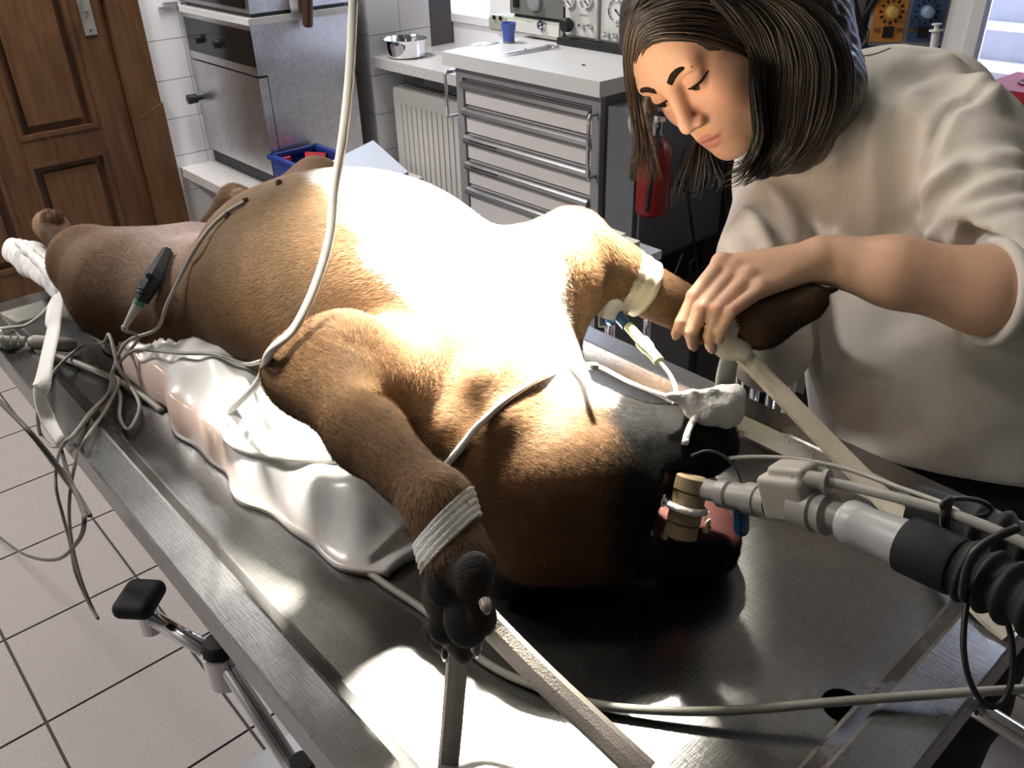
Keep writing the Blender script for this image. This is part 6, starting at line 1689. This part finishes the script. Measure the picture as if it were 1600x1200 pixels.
# face opening
hf_.ell(P(0.105, 0.006, -0.040), np.array((0.078, 0.070, 0.108))*HS, RF, 0.010, 'sub')
hm_me = hf_.mesh('hair'); hf_ = None
Vh = verts_of(hm_me); Nh = normals_of(hm_me)
hx = (Vh-HP)@pl_
set_verts(hm_me, Vh+Nh*(0.0006*np.sin(((Vh-HP)@pn_)*520+3*np.sin(((Vh-HP)@pu_)*30))+0.001*pnoise(Vh, 200, 31))[:, None])
set_col(hm_me, np.tile([0.020, 0.0125, 0.0085], (len(Vh), 1)))
M_hair = vcol_mat('dark_brown_hair', 0.42, 0.25, 500.0, (1, 1, 0.12), 0.3, nscale=300, spec=0.5)
hair = link_mesh('hair', hm_me, M_hair, person, True)
HB = bvh_of(hair)
near_g = [[(1075, -30, 1.00), (1125, 20, 0.985), (1168, 78, 0.985), (1176, 140, 0.985), (1182, 210, 0.995), (1160, 252, 1.03), (1122, 260, 1.08)],
          [(1085, -35, 1.00), (1160, 25, 0.985), (1196, 90, 0.975), (1196, 160, 0.98), (1194, 222, 0.99), (1165, 272, 1.03), (1128, 290, 1.06)],
          [(1100, -40, 1.00), (1200, 20, 0.975), (1235, 95, 0.97), (1232, 170, 0.978), (1220, 228, 0.995), (1190, 270, 1.02), (1160, 288, 1.04)],
          [(1120, -45, 1.01), (1240, 15, 0.985), (1285, 90, 0.985), (1284, 165, 0.99), (1264, 215, 1.005), (1236, 248, 1.02), (1210, 264, 1.035)],
          [(1140, -50, 1.03), (1280, 15, 1.02), (1325, 80, 1.02), (1326, 150, 1.015), (1305, 195, 1.025), (1282, 220, 1.035), (1255, 235, 1.045)]]
far_g = [[(1182, 96, 0.985), (1130, 76, 0.99), (1075, 62, 1.00), (1022, 64, 1.03), (1001, 92, 1.07), (1000, 130, 1.10), (1014, 220, 1.12), (1036, 310, 1.13)],
         [(1165, 40, 0.985), (1110, 20, 0.985), (1055, 20, 1.0), (1008, 38, 1.04), (993, 85, 1.08), (996, 150, 1.11), (1006, 235, 1.12), (1000, 312, 1.13)],
         [(1150, 0, 0.99), (1085, -10, 0.985), (1030, 5, 1.0), (994, 35, 1.05), (987, 95, 1.09), (995, 170, 1.11), (1000, 235, 1.125), (968, 282, 1.13)],
         [(1130, -35, 0.99), (1070, -40, 0.985), (1020, -15, 1.01), (989, 30, 1.06), (984, 100, 1.10), (992, 175, 1.12), (996, 240, 1.13), (975, 290, 1.13)],
         [(1060, 110, 1.12), (1075, 170, 1.13), (1085, 210, 1.13), (1070, 250, 1.135), (1050, 300, 1.14), (1052, 330, 1.14)],
         [(1060, 110, 1.12), (1090, 180, 1.125), (1108, 225, 1.12), (1125, 262, 1.11), (1135, 285, 1.10), (1120, 300, 1.10)]]
bmh = bmesh.new(); cols = []
def gpt(q):
    h = onto(HB, q[0], q[1], 0.002)
    if h is not None and abs((h-CAM)@_fw-q[2]) < 0.13: return h
    return AD(*q)
def locks(guides, cnt, rmax, tipcol, seed):
    r_ = np.random.default_rng(seed)
    root = A([0.022, 0.0135, 0.009])
    m_ = min(len(g) for g in guides)
    for k in range(cnt):
        t = r_.uniform(0, len(guides)-1.001); i = int(t); fr_ = t-i
        ga = smooth_path([gpt(q) for q in guides[i]], 6); gb = smooth_path([gpt(q) for q in guides[i+1]], 6)
        n_ = 24
        pa = np.array([ga[int(round(q*(len(ga)-1)))] for q in np.linspace(0, 1, n_)]); pb_ = np.array([gb[int(round(q*(len(gb)-1)))] for q in np.linspace(0, 1, n_)])
        path = pa*(1-fr_)+pb_*fr_
        ln = r_.uniform(0.80, 1.0); path = path[:max(8, int(n_*ln))]
        jit = r_.normal(size=3)*0.004; ph = r_.uniform(0, 6.28); am = r_.uniform(0.0, 0.004); dp_ = r_.uniform(-0.004, 0.006)
        tt = np.linspace(0, 1, len(path))
        path = path+jit*tt[:, None]+_rt*(am*np.sin(5*tt+ph)*tt)[:, None]+_fw*dp_
        w = rmax*r_.uniform(0.35, 1.0)
        v0 = len(bmh.verts)
        tube_into(bmh, list(path), [w*0.7, w, w, w*0.8, w*0.15], 5, 0.55)
        nv = len(bmh.verts)-v0
        tone = r_.uniform(0.4, 1.25)
        for q in range(nv):
            s__ = min(1, (q//5)/max(1, len(path)-1)); 
            cols.append(np.clip(root*tone*(1-s__**2)+A(tipcol)*s__**2*tone, 0, 1))
locks(near_g, 460, 0.0028, (0.026, 0.017, 0.011), 1)
locks(far_g[:4], 340, 0.0024, (0.075, 0.048, 0.026), 2)
locks(far_g[4:], 60, 0.0022, (0.030, 0.020, 0.014), 3)
# fly-away hairs over the shoulder
for pts in ([(1290, 20, 1.05), (1335, 25, 1.05), (1358, 50, 1.05), (1345, 75, 1.05), (1318, 96, 1.04)], [(1300, 30, 1.04), (1340, 40, 1.04), (1352, 62, 1.04), (1330, 85, 1.03)], [(1320, 150, 1.02), (1345, 135, 1.02), (1352, 122, 1.02)], [(1318, 88, 1.03), (1360, 86, 1.04), (1392, 75, 1.05)]):
    v0 = len(bmh.verts); tube_into(bmh, smooth_path([AD(*q) for q in pts], 6), 0.0008, 5)
    cols += [A([0.02, 0.013, 0.009])]*(len(bmh.verts)-v0)
meh = bpy.data.meshes.new('hair_locks'); bmh.to_mesh(meh); bmh.free()
set_col(meh, np.array(cols))
hl = link_mesh('hair_locks', meh, M_hair, hair, True); hl['kind'] = 'stuff'
